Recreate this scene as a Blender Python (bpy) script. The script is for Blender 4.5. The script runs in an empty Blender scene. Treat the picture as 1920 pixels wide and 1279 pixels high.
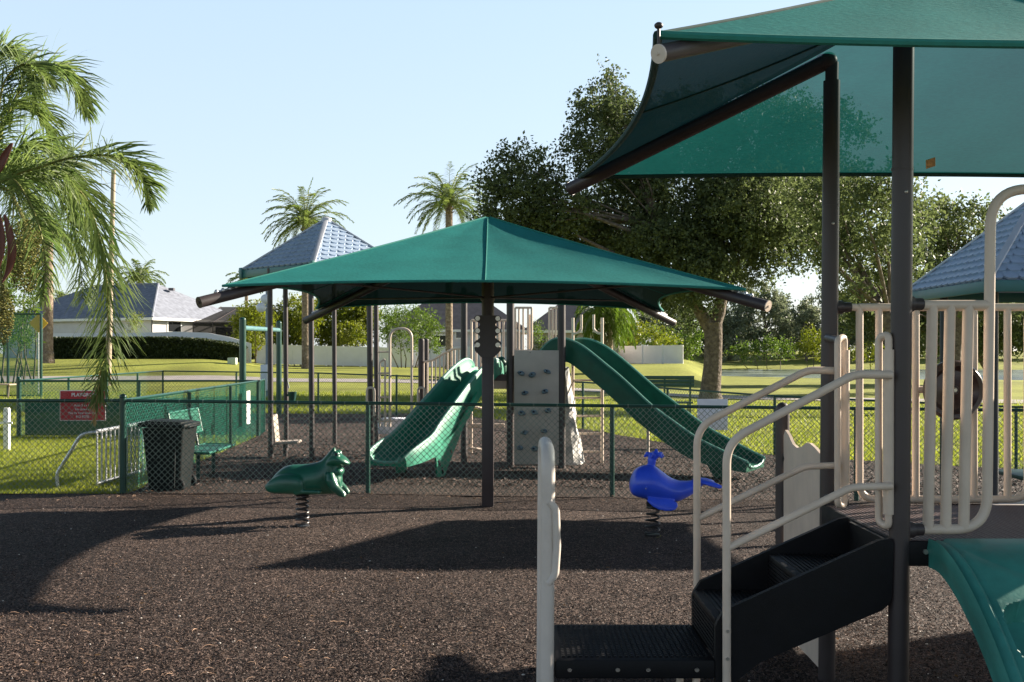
import bpy, bmesh, math, random
import numpy as np
from mathutils import Vector, Matrix, Euler, noise
random.seed(7); rng = np.random.default_rng(11)
scene = bpy.context.scene
COL = scene.collection
F = 1950.0; CH = 1.82; HY = 662.0
PI = math.pi

# ------------------------------------------------------------------ space helpers
def sm(a, b, t):
    t = (t-a)/(b-a)
    t = 0.0 if t < 0 else (1.0 if t > 1 else t)
    return t*t*(3-2*t)

def pond_d(x, y):
    return math.hypot((x-52)/36.0, (y-124)/36.0)

def g(x, y):
    z = -0.036*min(max(x+2, 0), 12)*sm(7, 20, y)
    r = x/max(y, 1.0)
    rise = 0.5*(1-sm(0.0, 0.05, r)) + 0.85*sm(0.0, 0.05, r)*(1-sm(0.165, 0.2, r)) + 0.85*(1-sm(-0.3, -0.2, r))
    z += sm(62, 80, y)*rise*(1.0 + 0.45*sm(0.0, 0.05, r)*(1-sm(0.165, 0.2, r)))
    if r > 0.1:
        z += 2.6*sm(152, 205, y)*sm(0.1, 0.2, r)
        z -= 0.55*(1-sm(0.8, 1.08, pond_d(x, y)))
    return z

def P(px, py, Y):
    return Vector(((px-960)*Y/F, Y, CH-(py-HY)*Y/F))
def PX(px, Y): return (px-960)*Y/F
def PZ(py, Y): return CH-(py-HY)*Y/F

# ------------------------------------------------------------------ object helpers
W = {}
def _org(parent):
    return W.get(parent.name, Vector((0, 0, 0))) if parent else Vector((0, 0, 0))

def tag(o, label=None, cat=None, group=None, kind=None):
    if label: o['label'] = label
    if cat: o['category'] = cat
    if group: o['group'] = group
    if kind: o['kind'] = kind
    return o

def thing(name, label, cat, loc, group=None):
    o = bpy.data.objects.new(name, None); COL.objects.link(o)
    o.empty_display_size = 0.1
    o.location = loc; W[o.name] = Vector(loc)
    return tag(o, label, cat, group)

def link_mesh(name, me, mat, parent=None, origin=None):
    o = bpy.data.objects.new(name, me); COL.objects.link(o)
    if mat: me.materials.append(mat)
    if parent:
        o.parent = parent; W[o.name] = _org(parent)
    else:
        o.location = origin; W[o.name] = Vector(origin)
    return o

def children(o):
    return [c for c in bpy.data.objects if c.parent == o]

def copy_tree(o, parent=None):
    c = o.copy(); COL.objects.link(c)
    if parent: c.parent = parent
    for ch in children(o): copy_tree(ch, c)
    return c

def fillet(pts, r, n=6):
    pts = [Vector(p) for p in pts]; out = [pts[0]]
    for i in range(1, len(pts)-1):
        a, b, c = pts[i-1], pts[i], pts[i+1]
        d1 = (a-b); d2 = (c-b); l1 = d1.length; l2 = d2.length
        d1.normalize(); d2.normalize()
        ang = d1.angle(d2, PI)
        if ang > PI-0.02: out.append(b); continue
        t = min(r/math.tan(ang/2), l1*0.49, l2*0.49)
        p1 = b+d1*t; p2 = b+d2*t
        for k in range(n+1):
            s = k/n
            out.append(p1*(1-s)**2 + b*2*s*(1-s) + p2*s*s)
    out.append(pts[-1]); return out

def smooth_path(pts, n=6):
    pts = [Vector(p) for p in pts]; out = []
    for i in range(len(pts)-1):
        p0 = pts[max(i-1, 0)]; p1 = pts[i]; p2 = pts[i+1]; p3 = pts[min(i+2, len(pts)-1)]
        for k in range(n):
            t = k/n
            out.append(0.5*((2*p1)+(p2-p0)*t+(2*p0-5*p1+4*p2-p3)*t*t+(3*p1-p0-3*p2+p3)*t**3))
    out.append(pts[-1]); return out

class MB:
    def __init__(s): s.v = []; s.f = []
    def add(s, verts, faces):
        b = len(s.v); s.v += [Vector(v) for v in verts]
        s.f += [tuple(i+b for i in f) for f in faces]; return s
    def box(s, c, size, rz=0.0, bevel=0.0, M=None, seg=2):
        bm = bmesh.new(); bmesh.ops.create_cube(bm, size=1.0)
        for v in bm.verts: v.co = Vector((v.co.x*size[0], v.co.y*size[1], v.co.z*size[2]))
        if bevel > 0:
            bmesh.ops.bevel(bm, geom=bm.edges[:], offset=bevel, segments=seg, affect='EDGES', profile=0.5)
        X = Matrix.Translation(Vector(c)) @ (M if M else Matrix.Rotation(rz, 4, 'Z'))
        bm.verts.index_update()
        s.add([X @ v.co for v in bm.verts], [[v.index for v in f.verts] for f in bm.faces])
        bm.free(); return s
    def beam(s, a, b, w, h, bevel=0.0, up=Vector((0, 0, 1))):
        a = Vector(a); b = Vector(b); d = b-a; L = d.length; d.normalize()
        x = d.cross(up)
        if x.length < 1e-4: x = d.cross(Vector((0, 1, 0)))
        x.normalize(); z = x.cross(d)
        M = Matrix((( x.x, d.x, z.x, 0), (x.y, d.y, z.y, 0), (x.z, d.z, z.z, 0), (0, 0, 0, 1)))
        return s.box((a+b)/2, (w, L, h), bevel=bevel, M=M)
    def tube(s, pts, r, seg=10, caps=True, closed=False, flat=1.0):
        pts = [Vector(p) for p in pts]; n = len(pts)
        rs = r if isinstance(r, (list, tuple)) else [r]*n
        t0 = (pts[1]-pts[0]).normalized()
        ref = Vector((0, 0, 1)) if abs(t0.z) < 0.9 else Vector((0, 1, 0))
        x = t0.cross(ref).normalized(); y = t0.cross(x)
        base = len(s.v); prev = t0
        for i in range(n):
            if closed: t = (pts[(i+1) % n]-pts[i-1]).normalized()
            elif i == 0: t = t0
            elif i == n-1: t = (pts[i]-pts[i-1]).normalized()
            else: t = ((pts[i+1]-pts[i]).normalized()+(pts[i]-pts[i-1]).normalized()).normalized()
            if t.length < 0.5: t = prev
            q = prev.rotation_difference(t); x = q @ x; x = (x-t*x.dot(t)).normalized(); y = t.cross(x); prev = t
            for k in range(seg):
                a = 2*PI*k/seg
                s.v.append(pts[i]+x*math.cos(a)*rs[i]+y*math.sin(a)*rs[i]*flat)
        m = n if closed else n-1
        for i in range(m):
            j = (i+1) % n
            for k in range(seg):
                k2 = (k+1) % seg
                s.f.append((base+i*seg+k, base+i*seg+k2, base+j*seg+k2, base+j*seg+k))
        if caps and not closed:
            s.f.append(tuple(base+k for k in reversed(range(seg))))
            s.f.append(tuple(base+(n-1)*seg+k for k in range(seg)))
        return s
    def lathe(s, prof, c, axis='Z', seg=24):
        c = Vector(c); base = len(s.v); n = len(prof)
        for (r, h) in prof:
            for k in range(seg):
                a = 2*PI*k/seg; u = r*math.cos(a); w = r*math.sin(a)
                if axis == 'Z': o = Vector((u, w, h))
                elif axis == 'Y': o = Vector((u, h, w))
                else: o = Vector((h, u, w))
                s.v.append(c+o)
        for i in range(n-1):
            for k in range(seg):
                k2 = (k+1) % seg
                s.f.append((base+i*seg+k, base+i*seg+k2, base+(i+1)*seg+k2, base+(i+1)*seg+k))
        if prof[0][0] > 1e-4: s.f.append(tuple(base+k for k in range(seg)))
        if prof[-1][0] > 1e-4: s.f.append(tuple(base+(n-1)*seg+k for k in range(seg)))
        return s
    def prism(s, poly, d):
        poly = [Vector(p) for p in poly]; d = Vector(d); n = len(poly); b = len(s.v)
        s.v += poly + [p+d for p in poly]
        s.f.append(tuple(b+i for i in range(n))); s.f.append(tuple(b+n+i for i in reversed(range(n))))
        for i in range(n):
            j = (i+1) % n; s.f.append((b+i, b+n+i, b+n+j, b+j))
        return s
    def grid(s, rows, closed=False, caps=False):
        b = len(s.v); m = len(rows); n = len(rows[0])
        for r in rows: s.v += [Vector(p) for p in r]
        for i in range(m-1):
            for k in range(n if closed else n-1):
                k2 = (k+1) % n
                s.f.append((b+i*n+k, b+i*n+k2, b+(i+1)*n+k2, b+(i+1)*n+k))
        if caps:
            s.f.append(tuple(b+k for k in reversed(range(n)))); s.f.append(tuple(b+(m-1)*n+k for k in range(n)))
        return s
    def ball(s, c, r, seg=14, rings=9, M=None):
        c = Vector(c); r = r if isinstance(r, (tuple, list)) else (r, r, r)
        rows = []
        for i in range(rings+1):
            a = PI*i/rings; ra = max(math.sin(a), 1e-3)
            row = []
            for k in range(seg):
                p = Vector((r[0]*ra*math.cos(2*PI*k/seg), r[1]*ra*math.sin(2*PI*k/seg), r[2]*math.cos(a)))
                row.append(c+(M @ p if M else p))
            rows.append(row)
        return s.grid(rows, closed=True, caps=True)
    def mesh(s, name, org, fixn=True, smooth=True, angle=40):
        me = bpy.data.meshes.new(name)
        me.from_pydata([tuple(v-org) for v in s.v], [], s.f)
        if fixn:
            bm = bmesh.new(); bm.from_mesh(me)
            bmesh.ops.recalc_face_normals(bm, faces=bm.faces[:]); bm.to_mesh(me); bm.free()
        if smooth:
            me.polygons.foreach_set('use_smooth', [True]*len(me.polygons))
            me.set_sharp_from_angle(angle=math.radians(angle))
        me.update(); return me
    def build(s, name, mat, parent=None, fixn=True, smooth=True, angle=40, label=None):
        if parent: org = _org(parent)
        else:
            xs = [v.x for v in s.v]; ys = [v.y for v in s.v]; zs = [v.z for v in s.v]
            org = Vector(((min(xs)+max(xs))/2, (min(ys)+max(ys))/2, min(zs)))
        o = link_mesh(name, s.mesh(name, org, fixn, smooth, angle), mat, parent, org)
        if label: o['label'] = label
        return o

def np_quads(name, V, mat, parent=None, nper=4, org=None):
    """V: (N, nper, 3) world coords -> mesh of N faces"""
    N = V.shape[0]
    if parent: org = _org(parent)
    elif org is None: org = Vector((float(V[..., 0].mean()), float(V[..., 1].mean()), float(V[..., 2].min())))
    V = V-np.array(org)[None, None, :]
    me = bpy.data.meshes.new(name)
    me.vertices.add(N*nper); me.vertices.foreach_set('co', V.reshape(-1).astype(np.float32))
    me.loops.add(N*nper); me.loops.foreach_set('vertex_index', np.arange(N*nper, dtype=np.int32))
    me.polygons.add(N); me.polygons.foreach_set('loop_start', np.arange(0, N*nper, nper, dtype=np.int32))
    me.update(calc_edges=True); me.validate()
    return link_mesh(name, me, mat, parent, org)

def leaf_quads(C, L, wd, updir=None):
    """random leaf quads at centres C (N,3), length L (scalar), width wd"""
    N = len(C)
    d = rng.normal(size=(N, 3)); 
    if updir is not None: d += np.array(updir)
    d /= np.linalg.norm(d, axis=1)[:, None]
    e = rng.normal(size=(N, 3)); e -= d*(e*d).sum(1)[:, None]; e /= np.linalg.norm(e, axis=1)[:, None]
    s = rng.uniform(0.6, 1.35, size=(N, 1))
    a = d*L*0.5*s; b = e*wd*0.5*s
    return np.stack([C-a, C+b-a*0.1, C+a, C-b-a*0.1], axis=1)

# ------------------------------------------------------------------ materials
def nt(m): return m.node_tree.nodes, m.node_tree.links
def mat(name, col, rough=0.6, metal=0.0, var=0.12, vs=6.0, bump=0.0, bs=40.0, spec=0.5, coat=0.0, rand=0.0, dirt=0.0, stretch=None, streak=0.0):
    m = bpy.data.materials.new(name); m.use_nodes = True
    n, l = nt(m); b = n['Principled BSDF']
    tc = n.new('ShaderNodeTexCoord')
    vec = tc.outputs['Object']
    if stretch:
        mp = n.new('ShaderNodeMapping'); mp.inputs['Scale'].default_value = stretch
        l.new(vec, mp.inputs['Vector']); vec = mp.outputs['Vector']
    no = n.new('ShaderNodeTexNoise'); no.inputs['Scale'].default_value = vs; no.inputs['Detail'].default_value = 6
    l.new(vec, no.inputs['Vector'])
    hs = n.new('ShaderNodeHueSaturation'); hs.inputs['Color'].default_value = (*col, 1)
    mr = n.new('ShaderNodeMapRange'); mr.inputs['From Min'].default_value = 0.3; mr.inputs['From Max'].default_value = 0.7
    mr.inputs['To Min'].default_value = 1-var; mr.inputs['To Max'].default_value = 1+var
    l.new(no.outputs['Fac'], mr.inputs['Value'])
    last = mr.outputs['Result']
    if rand > 0:
        gi = n.new('ShaderNodeNewGeometry')
        m2 = n.new('ShaderNodeMapRange'); m2.inputs['To Min'].default_value = 1-rand; m2.inputs['To Max'].default_value = 1+rand
        l.new(gi.outputs['Random Per Island'], m2.inputs['Value'])
        mm = n.new('ShaderNodeMath'); mm.operation = 'MULTIPLY'
        l.new(last, mm.inputs[0]); l.new(m2.outputs['Result'], mm.inputs[1]); last = mm.outputs[0]
    l.new(last, hs.inputs['Value'])
    colout = hs.outputs['Color']
    if dirt > 0:
        dn = n.new('ShaderNodeTexNoise'); dn.inputs['Scale'].default_value = vs*0.35; dn.inputs['Detail'].default_value = 8
        dn.inputs['Roughness'].default_value = 0.75
        if streak > 0:
            mp2 = n.new('ShaderNodeMapping'); mp2.inputs['Scale'].default_value = (1, 1, streak)
            l.new(tc.outputs['Object'], mp2.inputs['Vector']); l.new(mp2.outputs['Vector'], dn.inputs['Vector'])
        else: l.new(tc.outputs['Object'], dn.inputs['Vector'])
        dr = n.new('ShaderNodeMapRange'); dr.inputs['From Min'].default_value = 0.5; dr.inputs['From Max'].default_value = 0.75
        dr.inputs['To Max'].default_value = dirt
        l.new(dn.outputs['Fac'], dr.inputs['Value'])
        mx = n.new('ShaderNodeMix'); mx.data_type = 'RGBA'
        l.new(dr.outputs['Result'], mx.inputs['Factor']); l.new(colout, mx.inputs['A'])
        mx.inputs['B'].default_value = (col[0]*0.45+0.02, col[1]*0.42+0.015, col[2]*0.4+0.01, 1); colout = mx.outputs['Result']
    l.new(colout, b.inputs['Base Color'])
    rr = n.new('ShaderNodeMapRange'); rr.inputs['To Min'].default_value = max(rough-0.12, 0.03); rr.inputs['To Max'].default_value = min(rough+0.12, 1)
    l.new(no.outputs['Fac'], rr.inputs['Value']); l.new(rr.outputs['Result'], b.inputs['Roughness'])
    b.inputs['Metallic'].default_value = metal
    b.inputs['Specular IOR Level'].default_value = spec
    if coat: b.inputs['Coat Weight'].default_value = coat; b.inputs['Coat Roughness'].default_value = 0.15
    if bump > 0:
        bn = n.new('ShaderNodeTexNoise'); bn.inputs['Scale'].default_value = bs; bn.inputs['Detail'].default_value = 4
        l.new(vec, bn.inputs['Vector'])
        bu = n.new('ShaderNodeBump'); bu.inputs['Strength'].default_value = bump; bu.inputs['Distance'].default_value = 0.02
        l.new(bn.outputs['Fac'], bu.inputs['Height']); l.new(bu.outputs['Normal'], b.inputs['Normal'])
    return m

def leaf_mat(name, c1, c2, trans=0.35, rough=0.5, big=0.6):
    """foliage: hue varies per leaf and per branch cluster, some light passes through"""
    m = bpy.data.materials.new(name); m.use_nodes = True
    n, l = nt(m); out = n['Material Output']; b = n['Principled BSDF']
    gi = n.new('ShaderNodeNewGeometry'); tc = n.new('ShaderNodeTexCoord')
    no = n.new('ShaderNodeTexNoise'); no.inputs['Scale'].default_value = big; no.inputs['Detail'].default_value = 3
    l.new(tc.outputs['Object'], no.inputs['Vector'])
    ad = n.new('ShaderNodeMath'); ad.operation = 'MULTIPLY_ADD'; ad.inputs[1].default_value = 0.5
    l.new(gi.outputs['Random Per Island'], ad.inputs[0])
    sc = n.new('ShaderNodeMapRange'); sc.inputs['From Min'].default_value = 0.3; sc.inputs['From Max'].default_value = 0.7; sc.inputs['To Max'].default_value = 0.5
    l.new(no.outputs['Fac'], sc.inputs['Value']); l.new(sc.outputs['Result'], ad.inputs[2])
    mx = n.new('ShaderNodeMix'); mx.data_type = 'RGBA'
    mx.inputs['A'].default_value = (*c1, 1); mx.inputs['B'].default_value = (*c2, 1)
    l.new(ad.outputs[0], mx.inputs['Factor']); l.new(mx.outputs['Result'], b.inputs['Base Color'])
    b.inputs['Roughness'].default_value = rough; b.inputs['Specular IOR Level'].default_value = 0.35
    tr = n.new('ShaderNodeBsdfTranslucent')
    hs = n.new('ShaderNodeHueSaturation'); hs.inputs['Value'].default_value = 1.5; hs.inputs['Saturation'].default_value = 1.1
    l.new(mx.outputs['Result'], hs.inputs['Color']); l.new(hs.outputs['Color'], tr.inputs['Color'])
    ms = n.new('ShaderNodeMixShader'); ms.inputs[0].default_value = trans
    l.new(b.outputs[0], ms.inputs[1]); l.new(tr.outputs[0], ms.inputs[2]); l.new(ms.outputs[0], out.inputs['Surface'])
    return m

def fabric_mat(name, col, trans, open_, under=1.0):
    """knitted shade cloth: opaque threads that pass some light, with an open weave that closes up at grazing angles"""
    m = bpy.data.materials.new(name); m.use_nodes = True
    n, l = nt(m); out = n['Material Output']; b = n['Principled BSDF']
    tc = n.new('ShaderNodeTexCoord')
    no = n.new('ShaderNodeTexNoise'); no.inputs['Scale'].default_value = 2.2; no.inputs['Detail'].default_value = 7
    mp = n.new('ShaderNodeMapping'); mp.inputs['Scale'].default_value = (1, 1, 2.5)
    l.new(tc.outputs['Object'], mp.inputs['Vector']); l.new(mp.outputs['Vector'], no.inputs['Vector'])
    fine = n.new('ShaderNodeTexNoise'); fine.inputs['Scale'].default_value = 90; fine.inputs['Detail'].default_value = 3
    mp2 = n.new('ShaderNodeMapping'); mp2.inputs['Scale'].default_value = (0.35, 0.35, 2.0)
    l.new(tc.outputs['Object'], mp2.inputs['Vector']); l.new(mp2.outputs['Vector'], fine.inputs['Vector'])
    ad = n.new('ShaderNodeMath'); ad.operation = 'ADD'; l.new(no.outputs['Fac'], ad.inputs[0]); l.new(fine.outputs['Fac'], ad.inputs[1])
    mr = n.new('ShaderNodeMapRange'); mr.inputs['From Min'].default_value = 0.6; mr.inputs['From Max'].default_value = 1.4
    mr.inputs['To Min'].default_value = 0.8; mr.inputs['To Max'].default_value = 1.2
    l.new(ad.outputs[0], mr.inputs['Value'])
    hs = n.new('ShaderNodeHueSaturation'); hs.inputs['Color'].default_value = (*col, 1); l.new(mr.outputs['Result'], hs.inputs['Value'])
    # shade beneath the cloth is put into its colour: back faces darkened
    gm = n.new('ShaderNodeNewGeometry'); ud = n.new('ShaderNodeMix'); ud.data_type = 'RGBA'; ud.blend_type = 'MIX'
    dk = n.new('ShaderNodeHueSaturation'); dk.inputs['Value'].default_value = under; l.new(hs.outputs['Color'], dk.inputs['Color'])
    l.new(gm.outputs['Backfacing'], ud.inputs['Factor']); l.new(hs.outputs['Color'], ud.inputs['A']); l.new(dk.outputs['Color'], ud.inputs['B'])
    l.new(ud.outputs['Result'], b.inputs['Base Color']); b.inputs['Roughness'].default_value = 0.85
    b.inputs['Specular IOR Level'].default_value = 0.15
    bu = n.new('ShaderNodeBump'); bu.inputs['Strength'].default_value = 0.25; bu.inputs['Distance'].default_value = 0.01
    l.new(fine.outputs['Fac'], bu.inputs['Height']); l.new(bu.outputs['Normal'], b.inputs['Normal'])
    tr = n.new('ShaderNodeBsdfTranslucent'); l.new(hs.outputs['Color'], tr.inputs['Color'])
    m1 = n.new('ShaderNodeMixShader'); m1.inputs[0].default_value = trans
    l.new(b.outputs[0], m1.inputs[1]); l.new(tr.outputs[0], m1.inputs[2])
    tp = n.new('ShaderNodeBsdfTransparent'); tp.inputs['Color'].default_value = (0.75, 0.9, 0.93, 1)
    lw = n.new('ShaderNodeLayerWeight'); lw.inputs['Blend'].default_value = 0.5
    om = n.new('ShaderNodeMapRange'); om.inputs['From Min'].default_value = 0.35; om.inputs['From Max'].default_value = 0.85
    om.inputs['To Min'].default_value = open_; om.inputs['To Max'].default_value = 0.01
    l.new(lw.outputs['Facing'], om.inputs['Value'])
    m2 = n.new('ShaderNodeMixShader'); l.new(om.outputs['Result'], m2.inputs[0])
    l.new(m1.outputs[0], m2.inputs[1]); l.new(tp.outputs[0], m2.inputs[2]); l.new(m2.outputs[0], out.inputs['Surface'])
    return m

def screen_mat(name, col, op):
    m = bpy.data.materials.new(name); m.use_nodes = True
    n, l = nt(m); out = n['Material Output']; b = n['Principled BSDF']
    tc = n.new('ShaderNodeTexCoord'); no = n.new('ShaderNodeTexNoise'); no.inputs['Scale'].default_value = 1.5; no.inputs['Detail'].default_value = 5
    l.new(tc.outputs['Object'], no.inputs['Vector'])
    hs = n.new('ShaderNodeHueSaturation'); hs.inputs['Color'].default_value = (*col, 1)
    mr = n.new('ShaderNodeMapRange'); mr.inputs['To Min'].default_value = 0.7; mr.inputs['To Max'].default_value = 1.3
    l.new(no.outputs['Fac'], mr.inputs['Value']); l.new(mr.outputs['Result'], hs.inputs['Value']); l.new(hs.outputs['Color'], b.inputs['Base Color'])
    b.inputs['Roughness'].default_value = 0.9
    tp = n.new('ShaderNodeBsdfTransparent'); ms = n.new('ShaderNodeMixShader'); ms.inputs[0].default_value = 1-op
    l.new(b.outputs[0], ms.inputs[1]); l.new(tp.outputs[0], ms.inputs[2]); l.new(ms.outputs[0], out.inputs['Surface'])
    return m

def ramp_mat(name, stops, scale, detail=8, rough=0.9, bump=0.5, bscale=None, bdist=0.03, mul=None, voronoi=None, rand_cells=False):
    m = bpy.data.materials.new(name); m.use_nodes = True
    n, l = nt(m); b = n['Principled BSDF']
    tc = n.new('ShaderNodeTexCoord')
    no = n.new('ShaderNodeTexNoise'); no.inputs['Scale'].default_value = scale; no.inputs['Detail'].default_value = detail; no.inputs['Roughness'].default_value = 0.65
    l.new(tc.outputs['Object'], no.inputs['Vector'])
    fac = no.outputs['Fac']
    if voronoi:
        # fibres: stretched cells in two directions
        outs = []
        for (rot, sc) in voronoi:
            mp = n.new('ShaderNodeMapping'); mp.inputs['Rotation'].default_value = (0, 0, rot); mp.inputs['Scale'].default_value = sc
            wn = n.new('ShaderNodeTexNoise'); wn.inputs['Scale'].default_value = 14; wn.inputs['Detail'].default_value = 2
            l.new(tc.outputs['Object'], wn.inputs['Vector'])
            vm = n.new('ShaderNodeVectorMath'); vm.operation = 'MULTIPLY_ADD'; vm.inputs[1].default_value = (0.06, 0.06, 0.06)
            l.new(wn.outputs['Color'], vm.inputs[0]); l.new(tc.outputs['Object'], vm.inputs[2])
            l.new(vm.outputs[0], mp.inputs['Vector'])
            vo = n.new('ShaderNodeTexVoronoi'); vo.inputs['Scale'].default_value = 1.0
            l.new(mp.outputs['Vector'], vo.inputs['Vector'])
            sx = n.new('ShaderNodeSeparateColor'); l.new(vo.outputs['Color'], sx.inputs[0])
            outs.append((sx.outputs[0], vo.outputs['Distance']))
        mxx = n.new('ShaderNodeMath'); mxx.operation = 'MULTIPLY'
        l.new(outs[0][0], mxx.inputs[0]); l.new(outs[1][0], mxx.inputs[1])
        a2 = n.new('ShaderNodeMath'); a2.operation = 'MULTIPLY_ADD'; a2.inputs[1].default_value = 0.55
        l.new(mxx.outputs[0], a2.inputs[0])
        m3 = n.new('ShaderNodeMath'); m3.operation = 'MULTIPLY'; m3.inputs[1].default_value = 0.6
        l.new(no.outputs['Fac'], m3.inputs[0]); l.new(m3.outputs[0], a2.inputs[2]); fac = a2.outputs[0]
    cr = n.new('ShaderNodeValToRGB'); e = cr.color_ramp.elements
    while len(e) < len(stops): e.new(0.5)
    for k, (p, c) in enumerate(stops): e[k].position = p; e[k].color = (*c, 1)
    l.new(fac, cr.inputs['Fac'])
    colout = cr.outputs['Color']
    if mul:
        n2 = n.new('ShaderNodeTexNoise'); n2.inputs['Scale'].default_value = mul[0]; n2.inputs['Detail'].default_value = 5
        l.new(tc.outputs['Object'], n2.inputs['Vector'])
        mr = n.new('ShaderNodeMapRange'); mr.inputs['From Min'].default_value = 0.3; mr.inputs['From Max'].default_value = 0.7
        mr.inputs['To Min'].default_value = mul[1]; mr.inputs['To Max'].default_value = mul[2]
        l.new(n2.outputs['Fac'], mr.inputs['Value'])
        hs = n.new('ShaderNodeHueSaturation'); l.new(colout, hs.inputs['Color']); l.new(mr.outputs['Result'], hs.inputs['Value']); colout = hs.outputs['Color']
    l.new(colout, b.inputs['Base Color'])
    b.inputs['Roughness'].default_value = rough; b.inputs['Specular IOR Level'].default_value = 0.25
    if bump > 0:
        bu = n.new('ShaderNodeBump'); bu.inputs['Strength'].default_value = bump; bu.inputs['Distance'].default_value = bdist
        if bscale:
            bn = n.new('ShaderNodeTexNoise'); bn.inputs['Scale'].default_value = bscale; bn.inputs['Detail'].default_value = 5
            l.new(tc.outputs['Object'], bn.inputs['Vector']); l.new(bn.outputs['Fac'], bu.inputs['Height'])
        else: l.new(fac, bu.inputs['Height'])
        l.new(bu.outputs['Normal'], b.inputs['Normal'])
    return m

M = {}
M['brown'] = mat('brown_metal', (0.048, 0.037, 0.038), 0.45, var=0.15, vs=5, bump=0.03, bs=300, dirt=0.25)
M['tan'] = mat('tan_plastic', (0.70, 0.575, 0.47), 0.42, var=0.06, vs=8, dirt=0.35, streak=0.25, bump=0.03, bs=120)
M['tanlight'] = mat('pale_tan_plastic', (0.70, 0.62, 0.55), 0.5, var=0.06, vs=6, dirt=0.3)
M['black'] = mat('black_plastic', (0.0065, 0.0065, 0.008), 0.58, var=0.25, vs=9, bump=0.08, bs=220, dirt=0.2, spec=0.22)
M['deck'] = mat('deck_coating', (0.135, 0.095, 0.092), 0.5, var=0.15, vs=9, dirt=0.3)
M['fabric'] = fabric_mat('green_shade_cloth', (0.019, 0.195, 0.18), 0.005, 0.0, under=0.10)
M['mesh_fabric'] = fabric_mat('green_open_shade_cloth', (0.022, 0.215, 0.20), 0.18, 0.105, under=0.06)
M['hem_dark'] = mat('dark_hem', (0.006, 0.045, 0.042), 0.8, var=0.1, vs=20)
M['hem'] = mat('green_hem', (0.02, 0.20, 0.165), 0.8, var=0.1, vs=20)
M['slide'] = mat('green_slide_plastic', (0.018, 0.21, 0.13), 0.5, var=0.2, vs=5, dirt=0.45, spec=0.25, bump=0.03, bs=60)
M['slide_dark'] = mat('dark_green_slide_plastic', (0.008, 0.090, 0.054), 0.45, var=0.2, vs=5, dirt=0.4, spec=0.3, bump=0.03, bs=60)
M['lip'] = mat('worn_slide_lip', (0.11, 0.30, 0.24), 0.5, var=0.12, vs=12)
M['climber'] = mat('teal_climber_plastic', (0.045, 0.245, 0.205), 0.5, var=0.22, vs=7, dirt=0.4, bump=0.05, bs=60)
M['frog'] = mat('frog_green_paint', (0.012, 0.108, 0.066), 0.36, var=0.18, vs=6, dirt=0.5, coat=0.15)
M['whale'] = mat('whale_blue_paint', (0.035, 0.10, 0.80), 0.34, var=0.12, vs=6, dirt=0.15, coat=0.15)
M['eye'] = mat('eye_paint', (0.5, 0.55, 0.6), 0.3, var=0.05)
M['dark_eye'] = mat('dark_eye_paint', (0.01, 0.012, 0.02), 0.2, var=0.05)
M['spring'] = mat('spring_steel', (0.035, 0.032, 0.032), 0.38, metal=0.3, var=0.2, vs=20)
M['fence'] = mat('fence_green', (0.004, 0.052, 0.038), 0.33, var=0.15, vs=6, spec=0.6)
M['wire'] = mat('fence_wire', (0.17, 0.22, 0.19), 0.3, metal=0.3, var=0.2, vs=6, spec=0.7)
M['wire_teal'] = mat('side_fence_wire', (0.025, 0.19, 0.14), 0.32, var=0.2, vs=6, spec=0.6)
M['wire_far'] = mat('far_fence_wire', (0.012, 0.085, 0.055), 0.4, var=0.2, vs=6, spec=0.5)
M['galv'] = mat('galvanised_steel', (0.55, 0.56, 0.58), 0.38, metal=0.7, var=0.12, vs=12)
M['bolt'] = mat('bolt_steel', (0.55, 0.52, 0.48), 0.3, metal=0.8, var=0.1, vs=20)
M['roof_tile'] = mat('blue_grey_roof_sheet', (0.34, 0.43, 0.56), 0.36, metal=0.15, var=0.08, vs=4, dirt=0.15)
M['roof_trim'] = mat('teal_roof_trim', (0.035, 0.15, 0.15), 0.4, var=0.1, vs=5)
M['cap'] = mat('pale_ridge_cap', (0.48, 0.50, 0.55), 0.36, metal=0.1, var=0.08, vs=4)
M['hold'] = mat('grey_blue_hold', (0.14, 0.21, 0.25), 0.55, var=0.35, vs=25, bump=0.2, bs=60)
M['rock'] = ramp_mat('marbled_rock_plastic', [(0.35, (0.25, 0.28, 0.30)), (0.5, (0.6, 0.58, 0.55)), (0.7, (0.75, 0.72, 0.68))], 3.0, bump=0.5, bscale=8, bdist=0.05)
M['white'] = mat('white_paint', (0.78, 0.78, 0.76), 0.5, var=0.05, vs=3, dirt=0.12)
M['vinyl'] = mat('white_vinyl', (0.80, 0.80, 0.82), 0.4, var=0.04, vs=1.5, dirt=0.1)
M['sign_red'] = mat('red_sign_paint', (0.45, 0.016, 0.026), 0.45, var=0.08, vs=5, dirt=0.1)
M['sign_white'] = mat('white_sign_paint', (0.75, 0.72, 0.72), 0.5, var=0.04)
M['bench'] = mat('green_bench_coating', (0.010, 0.12, 0.08), 0.4, var=0.12, vs=8)
M['darkgreen'] = mat('dark_green_coating', (0.006, 0.05, 0.042), 0.4, var=0.15, vs=6)
M['bin'] = mat('dark_bin_plastic', (0.003, 0.006, 0.0065), 0.62, var=0.2, vs=6, bump=0.04, bs=150, spec=0.22)
M['wood_pole'] = mat('weathered_pole', (0.36, 0.29, 0.22), 0.8, var=0.25, vs=3, stretch=(8, 8, 0.6), bump=0.2, bs=12)
M['bark'] = ramp_mat('oak_bark', [(0.3, (0.06, 0.046, 0.036)), (0.55, (0.155, 0.125, 0.098)), (0.75, (0.26, 0.215, 0.175))], 5.0, bump=0.9, bscale=9, bdist=0.08)
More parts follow.
